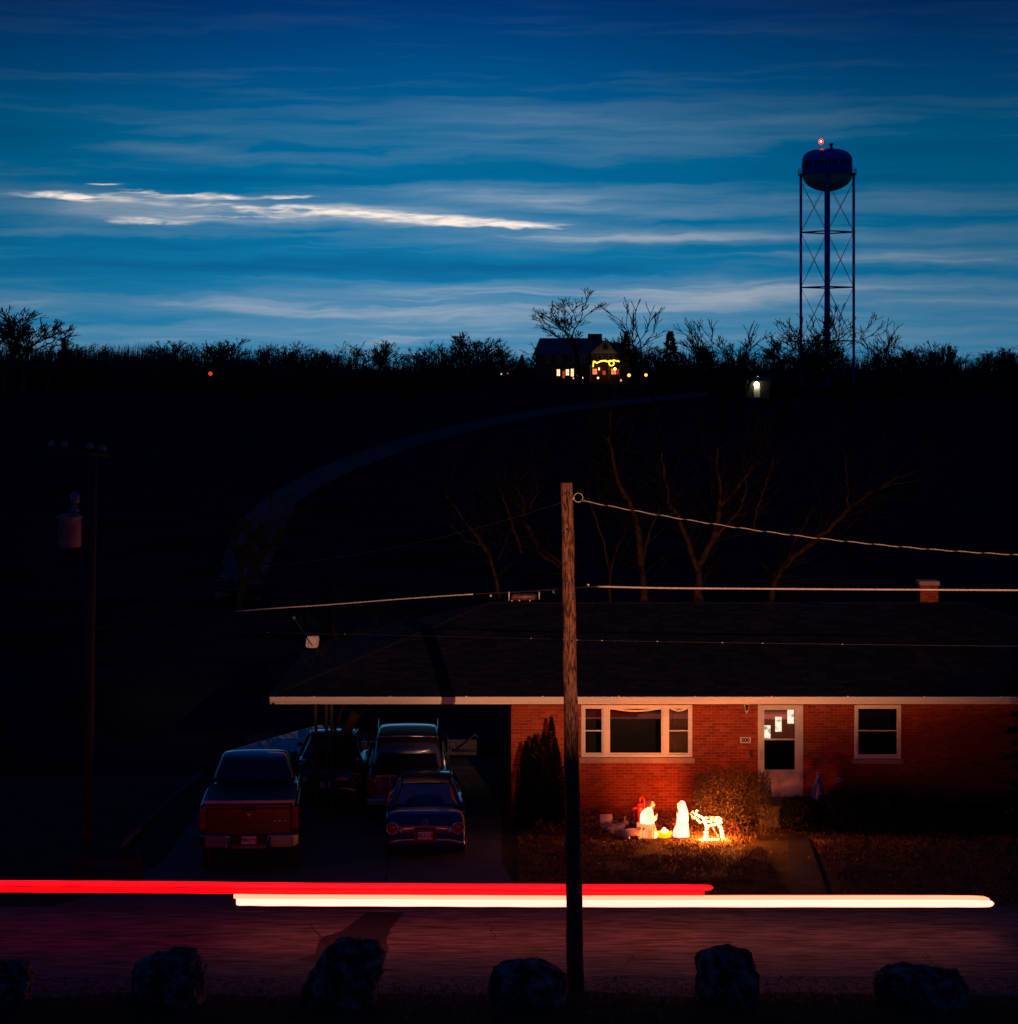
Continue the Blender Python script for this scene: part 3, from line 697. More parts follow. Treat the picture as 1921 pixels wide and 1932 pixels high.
# ================================================================== trees
def seg_mesh(segs, n=3, name='crown'):
    vv = []; ff = []
    for (p, q, r0, r1) in segs:
        d = q - p
        if d.length < 1e-5: continue
        d.normalize(); a = d.cross(Vector((.31, .62, .72))).normalized(); c = d.cross(a); i = len(vv)
        for P_, r in ((p, r0), (q, r1)):
            for j in range(n):
                t = 2 * math.pi * j / n; vv.append(tuple(P_ + a * (r * math.cos(t)) + c * (r * math.sin(t))))
        for j in range(n): ff.append((i + j, i + (j + 1) % n, i + n + (j + 1) % n, i + n + j))
    me = bpy.data.meshes.new(name); me.from_pydata(vv, [], ff); me.update(); return me
def grow(segs, p, d, length, r, depth, rg, spread=.6, ratio=.72, kids=(2, 3), up=.08, rmin=.012, steps=3, side=.5):
    """one branch: a wandering run of segments, then children from its end and sides"""
    step = length / steps; pts = []
    for k in range(steps):
        d = (d + Vector((rg.gauss(0, .14), rg.gauss(0, .14), rg.gauss(0, .10) + up))).normalized()
        q = p + d * step; r1 = max(rmin, r * (1 - .38 * (k + 1) / steps)); r0 = max(rmin, r * (1 - .38 * k / steps))
        segs.append((p, q, r0, r1, depth)); pts.append((q, d, r1)); p = q
    if depth <= 0: return
    for _ in range(rg.randint(*kids)):
        ax = Vector((rg.gauss(0, 1), rg.gauss(0, 1), rg.gauss(0, 1))).normalized(); ang = spread * rg.uniform(.6, 1.25)
        grow(segs, p, (Matrix.Rotation(ang, 3, ax) @ d).normalized(), length * ratio * rg.uniform(.75, 1.15), r * .58, depth - 1, rg, spread, ratio, kids, up, rmin, steps, side)
    for (q, dd, rr) in pts[:-1]:
        if rg.random() < side:
            ax = Vector((rg.gauss(0, 1), rg.gauss(0, 1), rg.gauss(0, 1))).normalized()
            grow(segs, q, (Matrix.Rotation(spread * rg.uniform(.9, 1.5), 3, ax) @ dd).normalized(), length * ratio * rg.uniform(.5, .9), rr * .45, depth - 1, rg, spread, ratio, kids, up, rmin, steps, side)
def bare_meshes(seed, height, depth=5, spread=.55, rmin=.02, r=.22, trunk=.22, kids=(2, 3), ratio=.72, side=.5, up=.06):
    rg = random.Random(seed); segs = []
    grow(segs, Vector((0, 0, -.5)), Vector((0, 0, 1)), height * trunk + .5, r, depth, rg, spread, ratio, kids, up, rmin, 3, side)
    zs = max(s[1].z for s in segs); k = height / zs
    for i, s in enumerate(segs): segs[i] = (s[0] * k, s[1] * k, s[2], s[3], s[4])
    tr = [s[:4] for s in segs if s[4] >= depth - 1]; cr = [s[:4] for s in segs if s[4] < depth - 1]
    return seg_mesh(tr, 6, 'trunk'), seg_mesh(cr, 3, 'crown')
m_skytwig = mat('skyline_twig', (.05, .045, .05), 1, col2=(.09, .08, .085), scale=.3, spec=.0)
def place_tree(ms, loc, rz, sc, label, group=None, m=m_twigd, name='bare_tree', wide=1.0):
    e = empty(name, loc, rz, label, 'tree', group)
    t, c = ms
    for me in (t, c):
        if not me.materials: me.materials.append(m)
    s3 = (sc * wide, sc * wide, sc); link('trunk', t, None, e, scale=s3); link('crown', c, None, e, scale=s3); return e
far_protos = [bare_meshes(100 + i, 10.0, 6, .46 + .06 * (i % 3), .030, .26, .18, (2, 3), .78, .45) for i in range(6)]
# (pixel x, pixel y of the crown top, distance): the skyline, left to right
sky = [(10, 598, 440), (45, 576, 440), (85, 610, 445), (150, 650, 520), (172, 645, 520), (200, 652, 540), (232, 664, 560), (262, 668, 560), (292, 650, 540),
       (320, 640, 520), (345, 642, 520), (378, 640, 520), (408, 646, 540), (440, 636, 520), (456, 650, 520), (485, 648, 530), (510, 642, 520), (535, 652, 540), (560, 668, 560),
       (580, 655, 540), (605, 662, 540), (632, 660, 560), (660, 654, 540), (688, 642, 520), (712, 640, 520), (735, 656, 540), (765, 676, 560),
       (795, 654, 540), (820, 648, 520), (850, 640, 520), (882, 624, 500), (905, 636, 520), (930, 642, 520), (955, 648, 520), (1000, 636, 540),
       (1200, 640, 470), (1218, 655, 500), (1295, 640, 500), (1320, 648, 500), (1345, 650, 500), (1412, 632, 480), (1440, 624, 470), (1470, 650, 500), (1495, 654, 510),
       (1530, 640, 520), (1585, 640, 520), (1622, 650, 520), (1650, 655, 520), (1700, 660, 540), (1722, 650, 520), (1750, 656, 540), (1775, 662, 540),
       (1800, 640, 500), (1822, 645, 500), (1850, 660, 520), (1875, 656, 520), (1900, 650, 510), (1918, 654, 510), (1560, 652, 540), (980, 672, 560), (1385, 662, 520), (1262, 650, 520)]
words_l = ['spreading', 'ragged', 'slender', 'broad', 'tangled', 'upright']
rg = random.Random(9)
GL = 'bare trees along the skyline'
ORD = 'first second third fourth fifth sixth seventh eighth ninth tenth eleventh twelfth thirteenth fourteenth fifteenth sixteenth seventeenth eighteenth'.split()
marks = [(0, 397, 'bare skyline tree counted left from the lone red hill light'), (397, 700, 'bare skyline tree counted right from the lone red hill light'), (700, 1099, 'bare skyline tree counted left from the lit hill house'), (1099, 1330, 'bare skyline tree counted right from the lit hill house'), (1330, 1561, 'bare skyline tree counted left from the water tower'), (1561, 1921, 'bare skyline tree counted right from the water tower')]
def sky_label(i):
    px = sky[i][0]
    for a, c, t in marks:
        if a <= px < c:
            ps = sorted((q[0] for q in sky if a <= q[0] < c), reverse=' left ' in t); return ORD[ps.index(px)] + ' ' + t
for i, (px, py, D) in enumerate(sky):
    X = wx(px, D); top = wz(py, D); g = gz(X, D)
    place_tree(far_protos[i % 6], (X, D, g), rg.uniform(0, 6.28), (top - g) / 10.0 * 1.0, sky_label(i), GL, m=m_skytwig, wide=rg.uniform(1.4, 1.95))
# undergrowth closing the foot of the skyline
rg = random.Random(41); segs = []
for _ in range(32000):
    D = rg.uniform(505, 570); X = rg.uniform(-.225, .225) * D; g = gz(X, D)
    h = (6.6 + 3.6 * noise.noise((X * .05, D * .05, 2)) + 2.0 * noise.noise((X * .3, 0, 2))) * rg.uniform(.4, 1.15)
    segs.append((Vector((X, D, g - .3)), Vector((X + rg.gauss(0, 1.3), D, g + h)), .10, .02))
tagp(link('undergrowth', seg_mesh(segs, 3, 'undergrowth'), m_skytwig), 'dark thicket closing the foot of the trees on the horizon', 'thicket', kind='stuff')
segs = []
for _ in range(9000):       # brush line across the brow, nearer
    D = rg.uniform(445, 500); X = rg.uniform(-.225, .225) * D
    if abs(X - 13) < 17 and D < 470: continue
    g = gz(X, D); h = (1.6 + 1.6 * noise.noise((X * .06, D * .05, 7))) * rg.uniform(.4, 1.1)
    segs.append((Vector((X, D, g - .3)), Vector((X + rg.gauss(0, .5), D, g + h)), .12, .03))
tagp(link('hill_brush', seg_mesh(segs, 3, 'hill_brush'), m_twigd), 'low dark brush along the brow of the hill', 'brush', kind='stuff')

# evergreens
def evergreen(loc, h, w, seed, label, name='evergreen_tree', m=m_needle, whorls=None, cards=26, group=None, shape=1.0):
    rg = random.Random(seed); e = empty(name, loc, 0, label, 'tree', group)
    link('trunk', seg_mesh([(Vector((0, 0, -.3)), Vector((0, 0, h * .95)), h * .02, h * .004)], 8, 'trunk'), m_bark, e)
    b = MB(); wn = whorls or int(h * 3)
    for k in range(wn):
        z = h * (.08 + .92 * k / wn); rad = w / 2 * (1 - (k / wn) ** (1.3 * shape)) * rg.uniform(.7, 1.15) + .03 * w
        for a in range(rg.randint(7, 10)):
            t = rg.uniform(0, 6.28); L_ = rad * rg.uniform(.6, 1.1)
            for c in range(cards):
                f = rg.uniform(.15, 1) ** .7; p = Vector((math.cos(t) * L_ * f, math.sin(t) * L_ * f, z - .22 * L_ * f + rg.gauss(0, h * .008)))
                s = h * .020 * rg.uniform(.5, 1.3); d = Vector((math.cos(t + rg.gauss(0, .8)), math.sin(t + rg.gauss(0, .8)), rg.uniform(-.4, .7))) * s * 1.8
                k2 = Vector((rg.gauss(0, 1), rg.gauss(0, 1), rg.gauss(0, 1))).normalized() * s * .6
                b.v += [tuple(p - k2), tuple(p + k2), tuple(p + d)]; i = len(b.v); b.f.append((i-3, i-2, i-1)); b.m.append(0); b.sm.append(False)
    o = b.build('crown', m, e); return e
def eg(px, top, D, wpx, seed, label, **k):
    X = wx(px, D); g = gz(X, D); evergreen((X, D, g), wz(top, D) - g, wpx / F * D, seed, label, **k)
eg(1265, 624, 420, 66, 1, 'tall dark layered evergreen on the hill right of the lit house')
eg(1182, 624, 440, 40, 2, 'narrow dark evergreen close against the right end of the lit hill house')
eg(120, 636, 500, 26, 3, 'small pointed evergreen in the skyline near the big bare tree at far left')
eg(985, 668, 480, 30, 4, 'small evergreen just left of the lit hill house')
eg(1792, 652, 520, 26, 6, 'small pointed evergreen in the skyline right of the water tower')
eg(1972, 1180, 52.0, 210, 7, 'dark evergreen crowding the right end of the brick house', name='yard_evergreen', cards=34)

# mid-distance bare trees that stand up into the sky
mid = [(1106, 541, 405, 21, 6, .58, 'big spreading bare tree rising in front of the lit hill house', .032, .34),
       (1238, 560, 380, 33, 4, .42, 'bare tree with few upright limbs left of the tall evergreen', .05, .26),
       (1372, 598, 330, 34, 4, .40, 'thin bare tree with budded tips right of the tall evergreen', .04, .14),
       (1392, 606, 330, 35, 4, .38, 'second thin bare tree leaning over its neighbour right of the evergreen', .04, .14),
       (1478, 602, 330, 36, 4, .50, 'bare tree with one long arching limb left of the water tower', .04, .18),
       (1535, 568, 360, 37, 5, .48, 'tall budded bare tree in front of the left leg of the water tower', .04, .2),
       (1612, 604, 360, 38, 5, .55, 'bare tree in front of the right leg of the water tower', .04, .2),
       (1672, 598, 350, 39, 4, .55, 'open bare tree just right of the water tower', .04, .2)]
for px, top, D, sd, dep, sp, lab, rm, r0 in mid:
    X = wx(px, D); g = gz(X, D); hh = wz(top, D) - g
    ms = bare_meshes(sd, hh, dep, sp, rm, r0, .26, (2, 3), .74, .7 if dep == 4 else .4, .07)
    place_tree(ms, (X, D, g), 1.3 * sd, 1.0, lab, wide=1.7 if px == 1106 else 1.35)
# tree whose crown is seen against the gravel lane, and dim trees on the slope
for px, top, D, sd, dep, sp, lab, k in ((452, 925, 100, 51, 6, .6, 'dark bare tree spreading across the lower bend of the gravel lane', 1.0),
                            (1150, 760, 150, 52, 5, .5, 'faint bare tree on the slope below the lit hill house', 1.0),
                            (620, 1090, 84, 53, 5, .7, 'dark bare tree in the hollow behind the carport', 1.0)):
    X = wx(px, D); g = gz(X, D); hh = wz(top, D) - g
    place_tree(bare_meshes(sd, hh, dep, sp, .012, .16, .2, (2, 3), .74, .5, .05), (X, D, g), sd, 1.0, lab, m=m_twigd, wide=1.3)

# limbs of the trees behind the roof, each traced limb by limb
def traced(name, D, limbs, seed, label, twn=70):
    rg = random.Random(seed); base = W(limbs[0][0][0][0], limbs[0][0][0][1], D)
    root = Vector((base.x, D, gz(base.x, D))); e = empty(name, root, 0, label, 'tree')
    big = MB(); tips = []
    big.tube([root - root + Vector((0, 0, -.3)), (Vector((base.x, D, base.z)) - root)], [limbs[0][1] * 1.5, limbs[0][1]], 8)
    for pts, r0 in limbs:
        P = []; dd = rg.uniform(-1.2, 1.2); n = len(pts)
        for i, (x, y) in enumerate(pts):
            k = i / (n - 1); P.append(W(x, y, D + dd * k) - root)
        Q = []
        for i in range(n - 1):
            for k in range(4):
                t = k / 4; Q.append(P[i].lerp(P[i+1], t) + Vector((rg.gauss(0, .02), rg.gauss(0, .02), rg.gauss(0, .02))))
        Q.append(P[-1]); m = len(Q)
        big.tube(Q, [max(.012, r0 * (1 - .8 * i / m)) for i in range(m)], 7)
        for i in range(2, m):
            for _ in range(2):
                if rg.random() < .75: tips.append((Q[i], (Q[i] - Q[i-1]).normalized(), r0 * (1 - .8 * i / m)))
    big.build('trunk', m_bark, e)
    segs = []
    for (q, d, r) in tips:
        ax = Vector((rg.gauss(0, .4), rg.gauss(0, 1), rg.gauss(0, .4))).normalized()
        grow(segs, q, (Matrix.Rotation(rg.uniform(.5, 1.2) * rg.choice((-1, 1)), 3, ax) @ d).normalized(), rg.uniform(.4, 1.0), min(.022, r * .4), 2, rg, .5, .75, (1, 2), .06, .005, 3, .4)
    link('crown', seg_mesh([s[:4] for s in segs], 3, 'crown'), m_twig, e)
traced('yard_tree', 72, [([(1318, 1135), (1320, 1100), (1316, 1062)], .17), ([(1318, 1080), (1300, 1030), (1285, 985), (1262, 950), (1255, 900), (1250, 855)], .10),
    ([(1316, 1070), (1345, 1020), (1358, 965), (1362, 930), (1352, 880), (1355, 845)], .11), ([(1355, 960), (1385, 930), (1410, 895), (1430, 870)], .07),
    ([(1340, 1030), (1375, 985), (1400, 955), (1410, 915), (1400, 870)], .06), ([(1420, 1010), (1428, 960), (1450, 900), (1460, 860)], .045)], 5, 'forked bare tree with rough lit limbs behind the roof right of the pole')
traced('yard_tree', 75, [([(1216, 1135), (1215, 1095), (1212, 1060)], .15), ([(1213, 1070), (1205, 1010), (1196, 965), (1172, 925), (1160, 880), (1150, 830), (1152, 775)], .12),
    ([(1213, 1060), (1228, 1000), (1245, 950)], .07), ([(1150, 1138), (1152, 1075), (1165, 1030), (1185, 990)], .04), ([(1150, 1080), (1135, 1010), (1115, 950), (1108, 910)], .045)], 6, 'tall bare tree with one long upright limb behind the roof just right of the pole')
traced('yard_tree', 70, [([(1455, 1135), (1462, 1095), (1490, 1060)], .10), ([(1462, 1090), (1500, 1050), (1545, 1015), (1580, 985), (1600, 960), (1640, 930), (1695, 900), (1740, 885)], .10),
    ([(1600, 960), (1600, 930), (1597, 890), (1595, 855)], .04), ([(1480, 1070), (1500, 1020), (1525, 975)], .03), ([(1660, 922), (1700, 912), (1740, 905)], .025)], 7, 'bare tree with a single long limb slanting right behind the roof')
traced('yard_tree', 78, [([(1075, 1135), (1060, 1065), (1035, 1045)], .10), ([(1060, 1070), (1020, 1045), (1000, 1005), (985, 975), (990, 950), (975, 915)], .09),
    ([(985, 1045), (970, 1000), (955, 955), (940, 920)], .05), ([(1000, 960), (1015, 930), (1010, 890)], .03)], 8, 'dim bare tree behind the roof just left of the pole')
traced('yard_tree', 80, [([(945, 1135), (925, 1050), (905, 1015)], .08), ([(925, 1050), (895, 1005), (870, 975), (840, 930)], .06), ([(915, 1030), (880, 1020), (850, 990)], .03),
    ([(940, 1060), (960, 1010), (970, 980)], .03)], 9, 'faint bare tree behind the left end of the ridge')

# leaning trunk and shrubs near the house
b = MB(); b.tube([W(590, 1545, 56.5), W(606, 1480, 56.5), W(628, 1430, 56.5), W(652, 1383, 56.5), W(672, 1345, 56.5)], [.19, .17, .15, .14, .12], 10)
e = empty('leaning_tree', W(590, 1545, 56.5), label='dark leaning trunk beside the carport behind the pickup', cat='tree')
b.v = [tuple(Vector(p) - e.location) for p in b.v]; b.build('trunk', m_bark, e)
sg = []; rg = random.Random(3)
for k in range(5): grow(sg, Vector(W(640 + k * 6, 1405 - k * 12, 56.5)) - e.location, Vector((rg.uniform(-1, 1), .3, .8)).normalized(), .9, .035, 3, rg, .6, .75, (1, 2), .05, .008)
link('crown', seg_mesh([s[:4] for s in sg], 3), m_twig, e)
def shrub(name, c, rx, ry, h, n, seed, m, label, cat='shrub', size=.03, peaks=None, power=.5, group=None):
    rg = random.Random(seed); e = empty(name, c, 0, label, cat, group); b = MB(); segs = []
    for _ in range(n):
        a = rg.uniform(0, 6.28); t = rg.random() ** .33
        z = rg.random()
        if peaks:
            # column with ragged spires
            k = rg.choice(peaks); px_, pr, ph = k; zz = ph * rg.random() ** .9; rad = pr * (1 - (zz / ph) ** 2.2) + .03
            p = Vector((px_ * rx + math.cos(a) * rad * rx * t, math.sin(a) * rad * ry * t, zz * h))
        else:
            ph = math.acos(rg.uniform(0, 1)); rr = rg.uniform(.80, 1.0) if rg.random() < .75 else rg.random()
            lump = 1 + .10 * noise.noise((math.cos(a) * 2, math.sin(a) * 2, ph * 2 + seed))
            p = Vector((math.cos(a) * math.sin(ph) ** power * rx, math.sin(a) * math.sin(ph) ** power * ry, math.cos(ph) ** .62 * h)) * rr * lump
        s = size * rg.uniform(.5, 1.3); d = (Vector((rg.gauss(0, 1), rg.gauss(0, 1), rg.gauss(.4, 1))).normalized()) * s; k = Vector((rg.gauss(0, 1), rg.gauss(0, 1), rg.gauss(0, 1))).normalized() * s * .45
        b.v += [tuple(p - k), tuple(p + d), tuple(p + k), tuple(p - d * .6)]; i = len(b.v); b.f.append((i-4, i-3, i-2, i-1)); b.m.append(0); b.sm.append(False)
    for _ in range(14):
        a = rg.uniform(0, 6.28); segs.append((Vector((0, 0, -.05)), Vector((math.cos(a) * rx * .6, math.sin(a) * ry * .6, h * rg.uniform(.4, .8))), .02, .006))
    b.build('foliage', m, e); link('stem', seg_mesh(segs, 4, 'stem'), m_twigd, e); return e
shrub('yew_bush', (wx(1381, 53.1), 53.2, 0), .99, .88, 1.36, 17000, 1, m_leaf, 'large rounded clipped bush lit orange beside the glowing deer', size=.028)
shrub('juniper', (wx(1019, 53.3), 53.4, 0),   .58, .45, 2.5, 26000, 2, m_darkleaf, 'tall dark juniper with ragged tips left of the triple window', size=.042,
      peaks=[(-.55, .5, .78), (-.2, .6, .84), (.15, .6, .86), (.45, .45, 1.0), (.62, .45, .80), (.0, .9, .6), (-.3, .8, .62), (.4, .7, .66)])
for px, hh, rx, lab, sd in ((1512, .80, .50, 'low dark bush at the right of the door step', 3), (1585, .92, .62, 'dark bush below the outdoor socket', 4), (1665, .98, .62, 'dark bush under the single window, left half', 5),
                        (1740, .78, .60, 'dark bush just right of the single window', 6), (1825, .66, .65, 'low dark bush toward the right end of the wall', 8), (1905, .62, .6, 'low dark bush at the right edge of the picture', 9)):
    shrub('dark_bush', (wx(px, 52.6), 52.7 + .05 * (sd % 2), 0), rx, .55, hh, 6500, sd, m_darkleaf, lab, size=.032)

# ================================================================== water tower
TX, TY = wx(1561, 490), 490.0
def tz(py): return wz(py, TY)
TG = tz(743)
tw = empty('water_tower', (TX, TY, TG), -math.atan2(TX, TY), label='tall legged water tower with lettered tank on the hill at right', cat='water tower')
Rt = 5.25
zb_, zs_, zt_ = tz(329) - TG, tz(303) - TG, tz(281) - TG
prof = [(Rt, zb_), (Rt, zs_)] + [(Rt * math.cos(a) ** .62, zs_ + (zt_ - zs_) * math.sin(a)) for a in [R(k) for k in (10, 20, 30, 40, 50, 60, 70, 80, 86)]]
MB().lathe(prof, n=56, caps=True).build('tank', m_tank, tw)
MB().lathe([(.6, tz(361) - TG)] + [(Rt * .998 * math.sin(R(a)), zb_ - (zb_ - (tz(361) - TG)) * math.cos(R(a))) for a in (12, 24, 36, 48, 60, 70, 80, 88)], n=56, caps=False).build('tank_bowl', m_bowl, tw)
b = MB().lathe([(Rt - .02, zb_ - .12), (6.15, zb_ - .12), (6.15, zb_ + .06), (Rt - .02, zb_ + .06)], n=56, caps=False, smooth=False); b.build('walkway', m_tower, tw)
b = MB()
for zz in (.55, 1.1): b.tube([(6.05 * math.cos(2*math.pi*k/48), 6.05 * math.sin(2*math.pi*k/48), zb_ + zz) for k in range(49)], .045, 4, caps=False)
for k in range(32): a = 2 * math.pi * k / 32; b.tube([(6.05 * math.cos(a), 6.05 * math.sin(a), zb_), (6.05 * math.cos(a), 6.05 * math.sin(a), zb_ + 1.1)], .035, 4)
b.build('railing', m_tower, tw)
LR = 5.5; legs = [Vector((LR * math.cos(R(a)), LR * math.sin(R(a)), 0)) for a in (0, 90, 180, 270)]
legm = MB().tube([(0, 0, -1), (0, 0, zb_ - .1)], .30, 10).mesh('leg')
for p in legs: link('leg', legm, m_tower, tw, loc=p)
MB().tube([(0, 0, -1), (0, 0, tz(358) - TG)], .60, 16).build('riser', m_tower, tw)
lv = [tz(438) - TG, tz(542) - TG, tz(643) - TG]
for z in lv:
    for i in range(4): MB().tube([legs[i] + Vector((0, 0, z)), legs[(i+1) % 4] + Vector((0, 0, z))], .16, 6).build('strut', m_tower, tw)
for z0, z1 in ((lv[0], zb_ - 1.5), (lv[1], lv[0]), (lv[2], lv[1]), (0, lv[2])):
    for i in range(4):
        for s in (0, 1):
            p, q = (legs[i], legs[(i+1) % 4]) if s else (legs[(i+1) % 4], legs[i])
            MB().tube([p + Vector((0, 0, z0)), q + Vector((0, 0, z1))], .055, 4).build('sway_rod', m_tower, tw)
# lettering wrapped on the tank
b = MB(); angs = [-80, -67, -55, -43, -16.5, -5.5, 4, 15, 27.5, 40, 52, 63, 74]
for ch_, a in zip("LINN" + "WILDCATS", [-82, -72, -60, -45, -21, -9, -1, 11, 24, 37, 49, 62]):
    me = text_mesh(ch_, 1.75, .02, .06)
    th = R(a); i0 = len(b.v)
    for vtx in me.vertices:
        x, z, y = vtx.co; t2 = th + x / Rt
        rr = Rt + .05 + (.02 if y > 0 else -.02)
        b.v.append((rr * math.sin(t2), -rr * math.cos(t2), (zb_ + zs_) / 2 + .65 + z + .004 * a))
    for p in me.polygons: b.f.append(tuple(i0 + k for k in p.vertices)); b.m.append(0); b.sm.append(False)
    bpy.data.meshes.remove(me)
b.build('lettering', m_letter, tw)
b = MB(); b.lathe([(.55, 0), (.35, .5), (.3, .9), (.55, 1.1), (.5, 1.35)], (tz(0)*0 + (.8), 0, zt_ - .15), 12); b.build('vent', m_tower, tw)
b = MB(); b.tube([(-1.25, -.4, zt_ - .6), (-1.25, -.4, zt_ + 1.3)], .06, 6); b.build('beacon_mast', m_tower, tw)
mr = emitm('beacon_glow', (8, .05, .10)); MB().ball((-1.3, -.4, zt_ + 1.55), .52, n=14).build('beacon', mr, tw); MB().ball((-1.3, -.92, zt_ + 1.55), .16, n=10).build('beacon_bulb', emitm('beacon_core', (20, 16, 1.0)), tw)
MB().ball((-1.25, -.9, zt_ - .55), .30, n=12).build('beacon', emitm('beacon_glow_low', (3.0, .10, .22)), tw)

# ================================================================== house on the hill
HD = 430.0; hx = wx(1099, HD); HG = gz(hx, HD) ; hh = empty('hill_house', (hx, HD, HG), label='large two storey house on the hilltop with lit windows and a garlanded porch', cat='house')
m_hwall = mat('hill_house_brick', (.05, .022, .018), .9, col2=(.08, .035, .028), scale=1.2)
m_hroof = mat('hill_house_roof', (.10, .09, .13), .9, col2=(.13, .11, .16), scale=2)
m_hgab = mat('gable_siding', (.26, .22, .17), .8, col2=(.32, .27, .21), scale=1, stretch=(1, 1, 8))
def hxp(px): return wx(px, HD) - hx
def hzp(py): return wz(py, HD) - HG
x0, x1 = hxp(1012), hxp(1188); ez, rz_ = hzp(667), hzp(637)
MB().box(x0, x1, .3, 10, -1.5, ez).build('wall', m_hwall, hh)
b = MB(); o_ = .45; ax0, ax1 = x0 - o_, x1 + o_; r0, r1 = hxp(1019), hxp(1112)
b.poly([(ax0, -.2, ez), (ax1, -.2, ez), (hxp(1172), 5, rz_ - 1.0), (r1, 5, rz_), (r0, 5, rz_)]); b.poly([(ax0, -.2, ez), (r0, 5, rz_), (ax0, 10.5, ez)])
b.poly([(ax1, -.2, ez), (ax1, 10.5, ez), (hxp(1172), 5, rz_ - 1.0)]); b.poly([(ax0, 10.5, ez), (r0, 5, rz_), (r1, 5, rz_), (hxp(1172), 5, rz_ - 1), (ax1, 10.5, ez)])
b.box(ax0, ax1, -.25, 10.5, ez - .18, ez - .01)
b.build('roof', m_hroof, hh)
bx = [hxp(1113), hxp(1142), hxp(1168)]; gzp = hzp(640.5)
MB().poly([(bx[0], -1.0, ez), (bx[2], -1.0, ez), (bx[1], -1.0, gzp)]).poly([(bx[0]+.1, -.99, ez), (bx[1], -.99, gzp-.1), (bx[2]-.1, -.99, ez)]).build('gable', m_hgab, hh)
b = MB(); b.poly([(bx[0] - .4, -1.3, ez - .1), (bx[1], -1.3, gzp + .35), (bx[1], 5, gzp + .35), (bx[0] - .4, 3, ez - .1)]); b.poly([(bx[1], -1.3, gzp + .35), (bx[2] + .4, -1.3, ez - .1), (bx[2] + .4, 3, ez - .1), (bx[1], 5, gzp + .35)])
b.build('gable_roof', m_hroof, hh)
MB().box(bx[0] + .2, bx[2] - .2, -1.0, .3, -1.5, ez).build('porch_bay', m_hwall, hh)
MB().box(hxp(1111), hxp(1138), 4.2, 5.8, rz_ - .6, hzp(629)).build('chimney', m_hwall, hh)
MB().lathe([(.45, 0), (.40, .6), (.12, .9)], (hxp(1142), -1.05, hzp(660)), 10).build('gable_vent', m_black, hh)
def hwin(pxa, pxb, pya, pyb, col_, y=.28, nm='window'):
    w = MB(); frame_rect(w, hxp(pxa) - .12, hxp(pxb) + .12, hzp(pyb) - .12, hzp(pya) + .12, .12, y - .08, y); f = w.build(nm, mat('dim_frame_paint', (.14, .13, .13), .7, col2=(.2, .18, .18), scale=3), hh)
    xa, xb, za, zb2 = hxp(pxa), hxp(pxb), hzp(pyb), hzp(pya)
    q = MB().box(xa, (xa + xb) / 2 - .03, y - .05, y - .03, za, (za + zb2) / 2 - .03).box((xa + xb) / 2 + .03, xb, y - .05, y - .03, za, (za + zb2) / 2 - .03)
    q.box(xa, (xa + xb) / 2 - .03, y - .05, y - .03, (za + zb2) / 2 + .03, zb2).box((xa + xb) / 2 + .03, xb, y - .05, y - .03, (za + zb2) / 2 + .03, zb2); q.build('pane', col_, f)
cw = emitm('window_warm', (3.2, 1.35, .65)); cr = emitm('window_red', (.75, .05, .02)); cdk = glass_mat('window_glass'); co = emitm('window_orange', (1.4, .30, .09))
for pxa, pxb, pya, pyb, cc in ((1051, 1056.5, 697, 709, cw), (1062, 1065.5, 700, 713, cr), (1068, 1073.5, 697, 708, cw), (1077.5, 1082.5, 696, 710, cw), (1089, 1093, 697, 710, cr)): hwin(pxa, pxb, pya, pyb, cc)
for pxa, pxb, pya, pyb, cc in ((1118, 1126, 696, 706, co), (1137, 1142, 700, 707, cr), (1153, 1162, 696, 706, co), (1164, 1166.5, 697, 706, cr)): hwin(pxa, pxb, pya, pyb, cc, -1.02)
for px in (1030, 1052, 1074, 1096): hwin(px, px + 7, 671, 684, cdk)
for px in (1128, 1149): hwin(px, px + 7, 671, 678, cdk, -1.02)
for px in (1113, 1127, 1148, 1168): MB().tube([(hxp(px), -2.9, -.5), (hxp(px), -2.9, hzp(688))], .13, 8).build('porch_column', m_hgab, hh)
MB().box(hxp(1111), hxp(1171), -3.1, -1.02, hzp(689.5), hzp(688)).build('porch_roof', m_hroof, hh)
gl_m = emitm('garland_glow', (2.0, 1.4, .12)); b = MB(); rg = random.Random(6)
gpts = [(1118, 692), (1118.5, 687), (1119, 682), (1122, 683), (1126, 685), (1131, 682.5), (1134, 681), (1140, 680.5), (1146, 682), (1151, 681), (1157, 680.5), (1162, 681), (1168, 681.5)]
for i in range(len(gpts) - 1):
    for k in range(4):
        t = k / 4; b.ball((hxp(gpts[i][0] + (gpts[i+1][0]-gpts[i][0])*t), -3.15 + rg.uniform(-.1, .1), hzp(gpts[i][1] + (gpts[i+1][1]-gpts[i][1])*t) + rg.uniform(-.09, .09)), .13, n=6)
b.build('garland', gl_m, hh)
b = MB()
for k in range(18): a = 2 * math.pi * k / 18; b.ball((hxp(1152.5) + .44 * math.cos(a), -3.2, hzp(685.5) + .44 * math.sin(a)), .13, n=6)
b.build('wreath', gl_m, hh)
for px in (1128.5, 1159.5): MB().ball((hxp(px), -2.0, hzp(696)), .24, n=8).build('porch_light', emitm('porch_glow', (9, 3.8, .9)), hh)
def small_lamp(px, py, D, r, em, label, hgt=None):
    p = W(px, py, D); g = gz(p.x, D); hgt = p.z - g
    e = empty('yard_light', (p.x, D, g), label=label, cat='light')
    MB().tube([(0, 0, -.2), (0, 0, max(.05, hgt - r))], .05, 6).build('post', m_black, e); MB().ball((0, 0, max(hgt, r)), r, n=8).build('globe', em, e)
